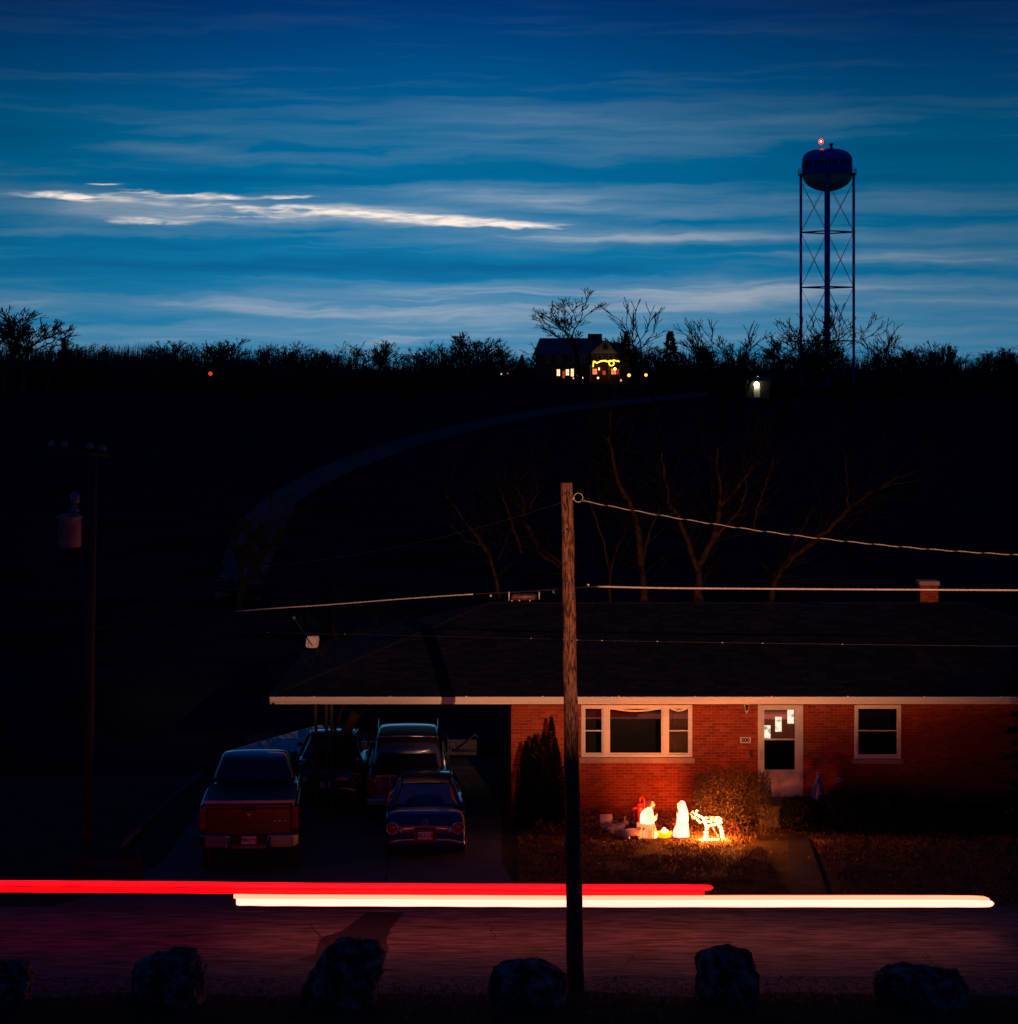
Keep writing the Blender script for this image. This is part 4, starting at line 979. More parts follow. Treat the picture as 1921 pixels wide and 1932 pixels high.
og = emitm('orange_globe', (6, 1.3, .12)); ag = emitm('amber_globe', (3, 1.6, .6)); rgd = emitm('rose_globe', (1.6, .5, .3))
small_lamp(1187, 708, 424, .30, og, 'orange globe light just right of the hill house porch'); small_lamp(1219, 707.5, 420, .27, og, 'orange globe light farther right of the hill house, near the evergreen')
small_lamp(1098.5, 713, 424, .20, ag, 'small pale garden light below the dark middle of the hill house'); small_lamp(1128.5, 713, 424, .20, ag, 'small pale garden light below the left side of the lit porch')
small_lamp(1171.5, 717.5, 422, .20, rgd, 'small pink garden light low at the right foot of the porch'); small_lamp(1082, 713.5, 424, .14, rgd, 'faint pink garden light under the third lit window')
small_lamp(397, 705, 460, .42, emitm('red_globe', (.75, .05, .02)), 'lone red light low on the dark hill at left')
small_lamp(946, 705.5, 440, .17, emitm('pale_globe', (.5, .55, .4)), 'tiny pale light left of the hill house'); small_lamp(958, 704.5, 440, .15, emitm('dull_red_globe', (.5, .06, .05)), 'tiny red light beside the pale one left of the hill house')
# shed with a bright lamp
sd_ = 425.0; p = W(1428, 744, sd_); sg_ = gz(p.x, sd_)
she = empty('hill_shed', (p.x, sd_, sg_), label='small pale shed on the hill under a bright white lamp', cat='shed')
top = wz(716, sd_) - sg_
MB().box(-1.9, 2.4, 0, 4, -.5, top - .2).build('wall', mat('shed_wall', (.03, .024, .02), .9, col2=(.05, .04, .034), scale=2), she)
b = MB(); b.poly([(-2.3, -.3, top - .25), (2.8, -.3, top - .25), (2.8, 2, top + .5), (-2.3, 2, top + .5)]); b.poly([(-2.3, 2, top + .5), (2.8, 2, top + .5), (2.8, 4.3, top - .25), (-2.3, 4.3, top - .25)]); b.build('roof', m_hroof, she)
MB().box(-.5, .6, -.04, .02, -.3, top * .62).build('door', m_white, she)
lz = wz(725, sd_) - sg_
MB().ball((wx(1427, sd_) - p.x, -.5, lz), .48, n=12).build('lamp', emitm('shed_lamp_glow', (9, 8, 5)), she)
small_lamp(1430, 711.5, 427.6, .17, emitm('green_globe', (.1, 1.6, .7)), 'tiny green light above the white shed lamp')

# ================================================================== poles, cables
PD = 39.25
pb = gp(1087, 1872); pole = empty('utility_pole', (wx(1087, PD), PD, 0), label='weathered brown wooden pole in the foreground, cut off square on top', cat='utility pole')
P0 = Vector((wx(1087, PD), PD, -.4)); Pt = W(1069.5, 911, PD); Pm = W(1078, 1345, PD)
b = MB(); n = 28; pts = []; rad = []
for i in range(n + 1):
    t = i / n; z = P0.z + (Pt.z - P0.z) * t
    px = 1087 + (1069.5 - 1087) * t; pts.append(Vector((wx(px, PD), PD, z)) - pole.location + Vector((.006 * math.sin(i * 1.3), 0, 0))); rad.append(.148 - .048 * t + .003 * math.sin(i * 2.1))
b.tube(pts, rad, 20); shaft = b.build('shaft', m_pole, pole)
b = MB()
def on_pole(py, a, pr=.0):
    t = (wz(py, PD) - P0.z) / (Pt.z - P0.z); r = .148 - .048 * t + pr; c = pts[0].lerp(pts[-1], t); return c + Vector((r * math.sin(a), -r * math.cos(a), 0)), r
for (y0, y1, a0, a1, w) in ((1355, 1462, -.05, .25, .006), (915, 955, .02, .08, .009), (1100, 1230, .1, -.05, .004), (960, 1010, .25, .1, .006), (915, 948, .55, .45, .006), (1480, 1560, .3, .4, .004)):
    Q = [on_pole(y0 + (y1 - y0) * k / 6, a0 + (a1 - a0) * k / 6 + .03 * math.sin(k * 2))[0] for k in range(7)]
    b.tube(Q, [w * .4] + [w] * 5 + [w * .3], 5)
o = b.build('drying_crack', m_crackw, shaft)
for py, a, r in ((998, .0, .026), (1035, .1, .014), (1208, .32, .028), (1095, -.1, .016), (945, .0, .02), (1150, .2, .012), (1075, .35, .012)):
    q, rr = on_pole(py, a, -.004); MB().ball(q, r * .8, .008, r, n=10).build('knot', m_crackw, shaft)
b = MB(); q, _ = on_pole(940, 1.57, -.02); b.tube([q, q + Vector((.05, 0, 0))], .016, 6)
for k in range(1): pass
ring = [q + Vector((.115 + .075 * math.cos(t), -.01, .01 + .075 * math.sin(t))) for t in [R(x) for x in range(-140, 181, 20)]]
b.tube(ring, .006, 5); b.tube([q, ring[0]], .006, 5); b.build('wire_loop', m_wire, pole)
def sag(p, q, s, n=40): return [p.lerp(q, i / n) - Vector((0, 0, s * 4 * (i / n) * (1 - i / n))) for i in range(n + 1)]
# upper drop wire: two strands twisted
a0 = W(1096, 944, PD - .05); a1 = W(1990, 1050, 37.5)
Q = sag(a0, a1, .16, 200); e = empty('drop_wire', a0, label='thin twisted wire running right and down from the top of the pole', cat='wire')
rel = lambda P: [p - a0 for p in P]
for ph, mm in ((0, m_wire), (math.pi, m_blackwire)):
    MB().tube([p + Vector((0, .006 * math.cos(i * .55 + ph), .006 * math.sin(i * .55 + ph))) for i, p in enumerate(rel(Q))], .0058, 5).build('strand', mm, e)
# ---- left utility pole with transformer
LD = 48.8; lp = empty('transformer_pole', (wx(162, LD), LD, 0), label='dark utility pole at left carrying a round transformer and crossarm', cat='utility pole')
rl = lambda px, py, dy=0: W(px, py, LD) - lp.location + Vector((0, dy, 0))
MB().tube([(0, 0, -.3), rl(176, 843)], [.13, .09], 12).build('shaft', mat('dark_pole_wood', (.035, .026, .022), .9, col2=(.06, .045, .038), scale=8), lp)
MB().tube([rl(92, 846, -.1), rl(206, 858, -.1)], .05, 4).build('crossarm', mat('dark_pole_wood', (.035, .026, .022)), lp)
for px, py in ((99, 842), (124, 843), (172, 846), (196, 850)):
    MB().lathe([(.05, 0), (.075, .03), (.05, .05), (.07, .07), (.03, .12)], tuple(rl(px, py, -.1)), 10).build('insulator', mat('porcelain', (.14, .14, .20), .3), lp)
tc_ = rl(134, 1032, -.12); hgt = .68
m_can = mat('transformer_can', (.16, .10, .16), .5, col2=(.26, .19, .24), scale=5, thresh=(.45, .55))
MB().lathe([(.20, 0), (.245, .03), (.245, .60), (.27, .615), (.27, .65), (.2, .69), (.04, .70)], tuple(tc_), 20).build('transformer', m_can, lp)
tp = rl(144, 966, -.12); MB().lathe([(.05, 0), (.10, .04), (.05, .08), (.055, .14), (.06, .18), (.10, .19), (.10, .34), (.06, .40), (.015, .42)], tuple(tp), 12).build('bushing', mat('porcelain', (.14, .14, .20), .3), lp)
MB().box(tc_.x + .1, .0, -.06, .06, tc_.z + .2, tc_.z + .28).box(tc_.x + .1, 0, -.06, .06, tc_.z + .5, tc_.z + .58).build('bracket', m_black, lp)
MB().tube([rl(164, 1190), rl(206, 1178, -.1), rl(206, 1183, -.1)], .03, 5).build('cable_bracket', m_black, lp)
m_rdot = mat('red_reflector', (.4, .03, .02), .3)
for px, py in ((216, 1560), (213, 1568)): MB().box(rl(px-55, py).x - .01, rl(px-55, py).x + .03, -.16, -.13, rl(px, py).z - .02, rl(px, py).z + .02).build('reflector_tag', m_rdot, lp)
# ---- main cable
cpts = [W(188, 1180, 48.6), W(330, 1164, 46.4), W(480, 1150.5, 44.8), W(620, 1141, 43.5), W(760, 1130, 42.2), W(893, 1121, 41.2), W(985, 1116.5, 40.4), W(1078, 1110, 39.55), W(1128, 1107, 39.2), W(1250, 1109.5, 38.9), W(1450, 1111, 38.6), W(1700, 1112.5, 38.3), W(1990, 1114, 38.0)]
def spl(P, k=8):
    out = []
    for i in range(len(P) - 1):
        p0, p1, p2, p3 = P[max(i-1, 0)], P[i], P[i+1], P[min(i+2, len(P)-1)]
        for j in range(k):
            t = j / k; out.append(.5 * ((2*p1) + (p2-p0)*t + (2*p0-5*p1+4*p2-p3)*t*t + (3*p1-p0-3*p2+p3)*t**3))
    return out + [P[-1]]
c0_ = cpts[0]; e = empty('aerial_cable', c0_, label='thick pale telephone cable crossing in front of the roof with a dark splice section', cat='cable')
sp = [p - c0_ for p in spl(cpts)]
iA, iB = 5 * 8, 8 * 8
MB().tube(sp[:15], .009, 7).build('cable_run', m_blackwire, e); MB().tube(sp[14:iA + 1], .012, 7).build('cable_run', m_wire, e); MB().tube(sp[iA:iB + 1], .012, 7).build('splice_sleeve', m_blackwire, e); MB().tube(sp[iB:], .0155, 7).build('cable_run', m_wire, e)  # first run black: unlit left end, its shade put into the colour
cl_ = W(989, 1127, 40.35) - c0_; m_clos = mat('closure_brown', (.14, .05, .03), .5, col2=(.03, .02, .015), scale=9, thresh=(.4, .55))
MB().tube([cl_ + Vector((-.22, 0, -.01)), cl_ + Vector((-.18, 0, 0)), cl_ + Vector((.18, 0, .01)), cl_ + Vector((.22, 0, .01))], [.03, .06, .06, .03], 10).build('splice_box', m_clos, e)
m_strap_glint = mat('bright_strap_and_glint', (.75, .66, .5), .35, .3)
for px, y0, y1 in ((960.5, 1116.5, 1133), (1017.5, 1115, 1131)): MB().tube([W(px, y0, 40.3) - c0_, W(px, y1, 40.3) - c0_], .011, 5).build('strap', m_strap_glint, e)
for px, py in ((926, 1124), (1045, 1113), (1045, 1117), (1110, 1103.5)): MB().ball(W(px, py, 40.0) - c0_, .022, n=8).build('clip', m_strap_glint, e)
for px, py in ((966, 1133.5), (1000, 1133), (980, 1133)): MB().ball(W(px, py, 40.3) - c0_, .015, n=6).build('clip', m_strap_glint, e)
# thin lower line, glints on it modelled as short bright pieces
lpts = [W(206, 1187, 48.6), W(470, 1193, 45), W(760, 1199, 42.5), W(1060, 1206, 40.2), W(1110, 1208, 39.9), W(1400, 1213, 39.2), W(1700, 1217, 38.8), W(1990, 1220, 38.4)]
l0 = lpts[0]; e = empty('thin_line', l0, label='thin dark line below the cable with glints made as small bright pieces, crossing the roof', cat='wire'); q = [p - l0 for p in spl(lpts)]
MB().tube(q, .0045, 5).build('line', m_blackwire, e)
for k in (6, 9, 13, 22, 24, 28, 30, 33, 36, 39, 41, 45): 
    d = (q[k+1] - q[k]).normalized(); MB().tube([q[k], q[k] + d * .03], .006, 5).build('glint_piece', m_strap_glint, e)
a0 = W(1060, 948, PD); a1 = W(185, 1060, 48.6); e = empty('far_wire', a0, label='faint dark wire from the pole top to the transformer pole', cat='wire')
MB().tube([p - a0 for p in sag(a0, a1, .5)], .0035, 5).build('strand', m_blackwire, e)
# satellite dish
dd_ = W(590, 1210, 60.5); e = empty('satellite_dish', W(602, 1240, 60.5), label='pale rounded square satellite dish above the left end of the roof', cat='satellite dish')
b = MB(); s = .165
rows = []
for r_ in (0, .5, .8, 1.0):
    rows.append([])
    for k in range(24):
        a = 2 * math.pi * k / 24; ca, sa = math.cos(a), math.sin(a); m_ = (abs(ca) ** 5 + abs(sa) ** 5) ** (-1 / 5)
        rows[-1].append(Vector((ca * m_ * s * r_ + .02 * sa * r_, -.05 * r_ * r_, sa * m_ * s * r_)) + dd_ - e.location)
b.loft(rows[1:], 0, False); b.poly(rows[1]); bk = [[p + Vector((0, .02, 0)) for p in r] for r in rows[1:]]; b.loft(bk, 0, False); b.poly(bk[0]); b.loft([rows[-1], bk[-1]], 0, False)
b.build('dish', mat('dish_paint', (.55, .46, .46), .5, col2=(.66, .58, .58), scale=8), e)
MB().tube([(0, 0, -.6), (0, 0, .05), dd_ - e.location + Vector((0, .04, 0))], .02, 6).build('mast', m_black, e)
MB().tube([dd_ - e.location + Vector((0, -.02, -.12)), W(556, 1168, 60.1) - e.location], .012, 5).build('feed_arm', m_black, e)
MB().ball(W(555, 1166, 60.1) - e.location, .045, n=8).build('receiver', mat('porcelain', (.35, .36, .40)), e)
# metal roofed shed in the hollow
sb = empty('metal_shed', (wx(560, 66), 65.5, gz(wx(560, 66), 65.5)), label='low shed in the hollow with a wet corrugated metal roof seen behind the pickup', cat='shed')
sl = sb.location; A_ = W(428, 1421, 64) - sl; B_ = W(700, 1421, 64) - sl; C_ = W(628, 1373, 68.5) - sl; D_ = W(600, 1373, 68.5) - sl; E_ = W(662, 1379, 68.2) - sl
b = MB(); n = 44
for i in range(n):
    t0, t1 = i / n, (i + 1) / n; up = Vector((0, 0, .09 * (i % 2))); up1 = Vector((0, 0, .09 * ((i + 1) % 2)))
    f = lambda t: (D_ + (E_ - D_) * t)
    b.poly([A_.lerp(B_, t0) + up, A_.lerp(B_, t1) + up1, f(t1) + up1, f(t0) + up])
b.poly([A_ + Vector((0, 0, -.03)), B_ + Vector((0, 0, -.03)), C_ + Vector((0, 0, -.05))]); b.build('roof', mat('corrugated_metal', (.30, .36, .42), .3, .2, col2=(.75, .80, .85), scale=2.2, bump=.6, bscale=8), sb)
MB().box(A_.x + .3, B_.x - .3, .4 + A_.y - 0, A_.y + 3.6, -.3, A_.z - .05).build('wall', m_room, sb)

# ================================================================== boulders along the verge
m_rock = mat('limestone_rock', (.04, .03, .022), .95, col2=(.52, .38, .28), scale=4.6, bump=4, bscale=14, thresh=(.44, .64), detail=9, spec=.2)
def rock(x0, x1, ytop, ybot, D, outline, depth, seed, label):
    """outline: half-profile list of (px, py) going over the top from left foot to right foot"""
    rg = random.Random(seed); s = F / D
    cxp = (x0 + x1) / 2; gx = wx(cxp, D); g = gz(gx, D); e_loc = Vector((gx, D, g))
    up = [((px - cxp) / s, max(-.12, (ybot - py) / s)) for px, py in outline]
    hmax = max(z for _, z in up)
    b = MB(); rings = []; K = 9
    n = len(up)
    # rings run front to back; each is the outline shrunk toward the core, foot kept on the ground
    for k in range(K):
        t = k / (K - 1) * 2 - 1
        sc = (1 - abs(t) ** 2.6) ** .5 if abs(t) < 1 else .0
        sc = max(sc, .28); ring = []
        for (x, z) in up:
            zz = z * (.62 + .38 * sc) if z > 0 else z
            if t < -.3: zz *= 1 - .10 * abs(t)
            p = Vector((x * (.55 + .45 * sc), t * depth / 2, zz))
            p += Vector((noise.noise(p * 3 + Vector((seed, 0, 0))), noise.noise(p * 3 + Vector((0, seed, 0))), .6 * noise.noise(p * 3 + Vector((0, 0, seed))) if z > 0 else 0)) * .10
            ring.append(p)
        rings.append(ring)
    for r in rings: b.v += [tuple(p) for p in r]
    for k in range(K - 1):
        for j in range(n - 1): b.f.append((k*n+j, (k+1)*n+j, (k+1)*n+j+1, k*n+j+1)); b.m.append(0); b.sm.append(False)
    for base_, rev in ((0, False), ((K-1)*n, True)):
        c = len(b.v); pr_ = rings[0] if not rev else rings[-1]; mid_ = sum(pr_, Vector()) / n + Vector((0, -.10 if not rev else .1, 0)); b.v.append(tuple(mid_))
        for j in range(n - 1): b.f.append((base_ + j, base_ + j + 1, c) if not rev else (base_ + j + 1, base_ + j, c)); b.m.append(0); b.sm.append(False)
        b.f.append((base_ + n - 1, base_, c) if not rev else (base_, base_ + n - 1, c)); b.m.append(0); b.sm.append(False)
    o = b.build('boulder', m_rock, loc=e_loc); tagp(o, label, 'boulder', 'boulders spaced along the near verge')
    m = o.modifiers.new('s', 'SUBSURF'); m.subdivision_type = 'CATMULL_CLARK'; m.levels = 3; m.render_levels = 3
    # creases keep the facets
    tx1 = bpy.data.textures.new('rock_lumps', 'CLOUDS'); tx1.noise_scale = .22; tx1.noise_depth = 3
    d = o.modifiers.new('d', 'DISPLACE'); d.texture = tx1; d.strength = .16; d.texture_coords = 'GLOBAL'
    tx2 = bpy.data.textures.new('rock_pits', 'VORONOI'); tx2.noise_scale = .09; d2 = o.modifiers.new('p', 'DISPLACE'); d2.texture = tx2; d2.strength = .05; d2.texture_coords = 'GLOBAL'
    for i_, ed in enumerate(o.data.edges): pass
    cr = o.data.attributes.new('crease_edge', 'FLOAT', 'EDGE'); vals = [(.75 if rg.random() < .45 else .15) for _ in o.data.edges]; cr.data.foreach_set('value', vals)
    return o
RD = 38.6
rock(-40, 64, 1828, 1905, RD, [(-40, 1908), (-38, 1840), (0, 1829), (40, 1832), (62, 1838), (64, 1862), (52, 1908)], .8, 1, 'flat topped boulder cut off by the left edge of the picture')
rock(247, 386, 1808, 1905, RD, [(246, 1912), (249, 1860), (258, 1838), (275, 1822), (318, 1808), (345, 1810), (364, 1812), (370, 1825), (386, 1830), (386, 1880), (384, 1912)], 1.0, 2, 'rough pitted boulder, second from the left edge')
rock(572, 722, 1789, 1912, RD, [(572, 1918), (578, 1885), (600, 1838), (612, 1812), (635, 1798), (655, 1790), (668, 1795), (690, 1793), (712, 1802), (723, 1820), (721, 1855), (712, 1890), (708, 1918)], 1.0, 3, 'tallest boulder, leaning left with a peaked top')
rock(922, 1068, 1828, 1905, RD, [(921, 1914), (926, 1862), (932, 1846), (952, 1834), (985, 1829), (1020, 1828), (1042, 1836), (1052, 1848), (1066, 1862), (1068, 1885), (1068, 1914)], 1.0, 4, 'wide blocky boulder just left of the wooden pole')
rock(1312, 1432, 1805, 1908, RD, [(1314, 1912), (1312, 1870), (1312, 1834), (1322, 1820), (1345, 1808), (1368, 1804), (1392, 1807), (1408, 1812), (1420, 1832), (1432, 1860), (1432, 1895), (1418, 1912)], .95, 5, 'upright boulder with pale streaked face right of the wooden pole')
rock(1648, 1824, 1837, 1905, RD, [(1647, 1914), (1649, 1860), (1662, 1846), (1690, 1837), (1718, 1840), (1760, 1840), (1795, 1846), (1812, 1852), (1822, 1868), (1826, 1914)], 1.0, 6, 'long low dark boulder near the right edge')

# ================================================================== light trails of the passing car
def trail(name, label, strands):
    p0 = W(strands[0][0][0][0], strands[0][0][0][1], strands[0][2]); e = empty(name, p0, label=label, cat='light trail')
    for pts, hh_, D, m_, tail in strands:
        Q = [W(x, y, D) - p0 for x, y in pts]; Q = spl(Q, 10); n = len(Q); rings = []; ns = 14
        for i, q in enumerate(Q):
            r = hh_ / 2 / F * D * (1 + .03 * math.sin(i * .9))
            if tail:
                k = min(1, (n - 1 - i) / tail); r *= max(.05, math.sqrt(max(0, 1 - (1 - k) ** 2)))
            if i == 0: r *= .80
            rings.append([q + Vector((0, .55 * r * math.cos(2 * math.pi * j / ns), (abs(math.sin(2 * math.pi * j / ns)) ** .6) * math.copysign(1, math.sin(2 * math.pi * j / ns)) * r)) for j in range(ns)])
        MB().loft(rings, 0, True).build('strand', m_, e)
m_to = emitm('trail_orange', (1.6, .30, .13)); m_tw = emitm('trail_white', (5.0, .97, .72)); m_tc = emitm('trail_cream', (2.2, .60, .33)); m_tr = emitm('trail_red', (2.1, .002, .006)); m_tr2 = emitm('trail_red_upper', (1.8, .006, .014))
xsr = [-160, 0, 150, 300, 445, 700, 900, 1077, 1200, 1345]
trail('tail_light_trail', 'long red streak of passing tail lights across the lower picture', [
    ([(-160, 1666), (0, 1666.3), (150, 1667), (300, 1668), (445, 1669.5), (700, 1671.8), (1077, 1673.4), (1200, 1673.8), (1290, 1674), (1346, 1675)], 10.6, 43.2, m_tr2, 3),
    ([(-160, 1678), (0, 1678.3), (150, 1679), (300, 1680), (445, 1681), (700, 1682.6), (1077, 1684), (1200, 1684.4), (1290, 1684.5), (1330, 1684.6)], 10.2, 43.2, m_tr, 2)])
trail('head_light_trail', 'long cream white streak of headlights just below the red one', [
    ([(441, 1691.5), (520, 1692.5), (700, 1693.2), (900, 1694), (1077, 1694.6), (1400, 1694.3), (1700, 1694.2), (1820, 1694.5), (1868, 1697)], 8.6, 42.75, m_tc, 5),
    ([(441, 1687.6), (520, 1688.6), (700, 1689.3), (900, 1690.1), (1077, 1690.7), (1400, 1690.2), (1700, 1690.2), (1820, 1690.7), (1860, 1692)], 2.6, 42.8, m_to, 5),
    ([(446, 1701.5), (520, 1702.3), (700, 1703), (900, 1703.8), (1077, 1704.4), (1400, 1704.6), (1700, 1704.8), (1820, 1704.8), (1876, 1705)], 13.8, 42.75, m_tw, 5)])

# ================================================================== vehicles
m_tyre = mat('tyre', (.012, .012, .013), .85, col2=(.018, .018, .018), scale=20); m_rim = mat('rim', (.25, .25, .27), .35, .9)
m_carglass = mat('car_glass', (.010, .011, .014), .05, spec=.7); m_chrome = mat('chrome', (.55, .55, .58), .13, 1.0)
m_lens = mat('tail_lens', (.30, .012, .008), .12, coat=1.0); m_lensw = mat('clear_lens', (.45, .45, .5), .1, coat=1.0)
m_plate = mat('plate', (.62, .46, .48), .5, col2=(.72, .56, .58), scale=6); m_ink = mat('plate_ink', (.03, .02, .06), .6); m_under = mat('underbody', (.006, .006, .007), .9)
def paint(name, c, metal=.4): return mat(name, c, .22, metal, coat=1.0)
def wheel(parent, x, y, r, w, side):
    e = MB().lathe([(r * .55, 0), (r * .93, .0), (r, w * .18), (r, w * .82), (r * .93, w), (r * .55, w)], n=28).mesh('tyre')
    t = link('wheel', e, m_tyre, parent, loc=(x - (w if side > 0 else 0) , y, r), rot=(0, R(90), 0))
    q = MB().lathe([(.02, 0), (r * .5, .01), (r * .56, .0)], (0, 0, w * .9 if side > 0 else -.0), 20).build('rim', m_rim, t)
def body_loft(st, name, m, parent, lv=2):
    """stations: (y, half width, z sill, z belt, z top, half top)"""
    rings = []
    for (y, w, z0, zb, zt, wt) in st:
        h = [(0, z0), (w * .55, z0), (w * .92, z0 + .02), (w, z0 + .16), (w, (z0 + zb) / 2), (w * .985, zb - .04), (wt, zt), (wt * .5, zt + .012)]
        ring = [(x, y, z) for x, z in h] + [(0, y, zt + .016)] + [(-x, y, z) for x, z in reversed(h[1:])]
        rings.append(ring)
    o = MB().loft(rings).build(name, m, parent); return subsurf(o, lv)
def cabin_loft(st, name, m, parent, lv=2):
    rings = []
    for (y, wb, wt, zb, zt) in st:
        h = [(wb, zb), (wb * .72 + wt * .28, zb + (zt - zb) * .35), (wt * 1.0, zt - .06), (wt * .90, zt - .008), (wt * .5, zt + .012)]
        rings.append([(x, y, z) for x, z in h] + [(0, y, zt + .016)] + [(-x, y, z) for x, z in reversed(h)])
    o = MB().loft(rings).build(name, m, parent); return subsurf(o, lv)
def ptext(s, size, parent, loc, m=m_ink, name='lettering', yrot=0, ext=.002, bold=.004):
    me = text_mesh(s, size, ext, bold); me.materials.clear(); return link(name, me, m, parent, loc=loc, rot=(R(90), 0, yrot))

def sedan(loc, rz, label, pm, plate, detail=True, group=None):
    c = empty('sedan', loc, rz, label, 'car', group)
    body = body_loft([(0, .70, .24, .70, .62, .62), (.04, .84, .20, .80, .94, .70), (.25, .88, .18, .92, 1.00, .78), (.75, .89, .17, .95, 1.04, .80), (1.2, .90, .17, .95, 1.02, .80), (2.6, .90, .17, .92, .98, .80), (3.5, .90, .17, .86, .93, .78), (4.4, .86, .2, .74, .80, .70), (4.78, .66, .26, .62, .62, .5)], 'body', pm, c)
    MB().box(-.72, .72, .25, 4.5, .12, .22).build('underbody', m_under, c)
    cabin_loft([(.62, .66, .60, .98, 1.01), (.80, .72, .58, 1.0, 1.12), (1.45, .74, .55, 1.0, 1.40), (1.95, .76, .56, .98, 1.46), (2.7, .77, .56, .95, 1.455), (3.3, .76, .52, .93, 1.24), (3.8, .74, .6, .90, .95)], 'cabin', m_carglass, c)
    b = MB(); b.loft([[(-.50, 1.42, 1.405), (0, 1.40, 1.425), (.50, 1.42, 1.405)], [(-.52, 1.9, 1.475), (0, 1.9, 1.50), (.52, 1.9, 1.475)], [(-.52, 2.7, 1.47), (0, 2.7, 1.49), (.52, 2.7, 1.47)], [(-.50, 3.0, 1.40), (0, 3.05, 1.42), (.50, 3.0, 1.40)]], 0, False)
    b.f = [f for f in b.f if not (abs(b.v[f[0]][0] - b.v[f[1]][0]) > .8)]; b.m = b.m[:len(b.f)]; b.sm = b.sm[:len(b.f)]; b.build('roof_panel', pm, c)
    for s in (-1, 1):
        MB().tube([(s * .80, .55, 1.0), (s * .70, .85, 1.13), (s * .585, 1.42, 1.41), (s * .565, 1.9, 1.465), (s * .57, 2.7, 1.455), (s * .74, 3.6, 1.0)], [.05, .05, .045, .03, .03, .04], 8).build('pillar', pm, c)
    MB().loft([[(-.565, .80, 1.085), (.565, .80, 1.085)], [(-.50, 1.38, 1.392), (.50, 1.38, 1.392)]], 0, False)  
    q = MB(); q.poly([(-.60, .735, 1.075), (.60, .735, 1.075), (.49, 1.34, 1.395), (-.49, 1.34, 1.395)]); q.build('rear_window', mat('hazy_rear_glass', (.10, .13, .19), .22, spec=.8, col2=(.13, .17, .24), scale=4), c)
    for s in (-1, 1):
        b = MB(); b.loft([[(s*.70 + .12*math.cos(t) - s*.0, -.015 + yy, .70 + .115*math.sin(t)) for t in [2*math.pi*k/20 for k in range(20)]] for yy in (0, .12)]); l = b.build('tail_light', m_lens, c)
        b = MB(); b.tube([(s*.70 + .125*math.cos(t), -.02, .70 + .12*math.sin(t)) for t in [2*math.pi*k/24 for k in range(25)]], .014, 6, caps=False); b.build('bezel', m_chrome, l)
        b = MB(); b.ball((s*.52, .0, .66), .055, .03, .065, 12); b.build('reverse_lamp', m_lensw, l)
        for y in (.98, 3.85): wheel(c, s * .885, y, .325, .20, s)
    bm = body_loft([(-.07, .60, .30, .44, .46, .5), (-.05, .80, .22, .48, .52, .70), (.05, .87, .20, .50, .53, .78), (.4, .895, .19, .50, .52, .86)], 'bumper', pm, c)
    MB().box(-.34, .34, -.075, -.03, .715, .765).build('trunk_trim', m_chrome, c)
    bevel(MB().box(-.235, .235, -.088, -.05, .40, .70).build('plate_recess', mat('recess_paint', (.12, .012, .010), .4, coat=.5), c), .01)
    bevel(MB().box(-.155, .155, -.10, -.089, .475, .635).build('number_plate', m_plate, c), .006)
    if plate: ptext(plate, .115, c, (0, -.1025, .555))
    b = MB(); b.tube([(.055*math.cos(t), -.035, .835 + .055*math.sin(t)) for t in [2*math.pi*k/20 for k in range(21)]], .008, 6, caps=False); b.box(-.06, .06, -.043, -.033, .826, .844); b.build('badge', m_chrome, c)
    for s in (-1, 1): bevel(MB().box(s * .92 - .07, s * .92 + .07, 3.15, 3.24, .95, 1.06).build('mirror', pm, c), .02)
    return c
pn = paint('navy_paint', (.010, .028, .105), .4)
sedan((wx(802.6, 49.5), 49.5, .03), R(1.6), 'dark blue sedan parked in the drive behind the pale van', pn, 'WL2 L5F')
sedan((-4.35, 55.6, .03), R(0), 'dark car deep in the carport, mostly hidden, left of the pale van', paint('grey_car_paint', (.05, .055, .07)), None)

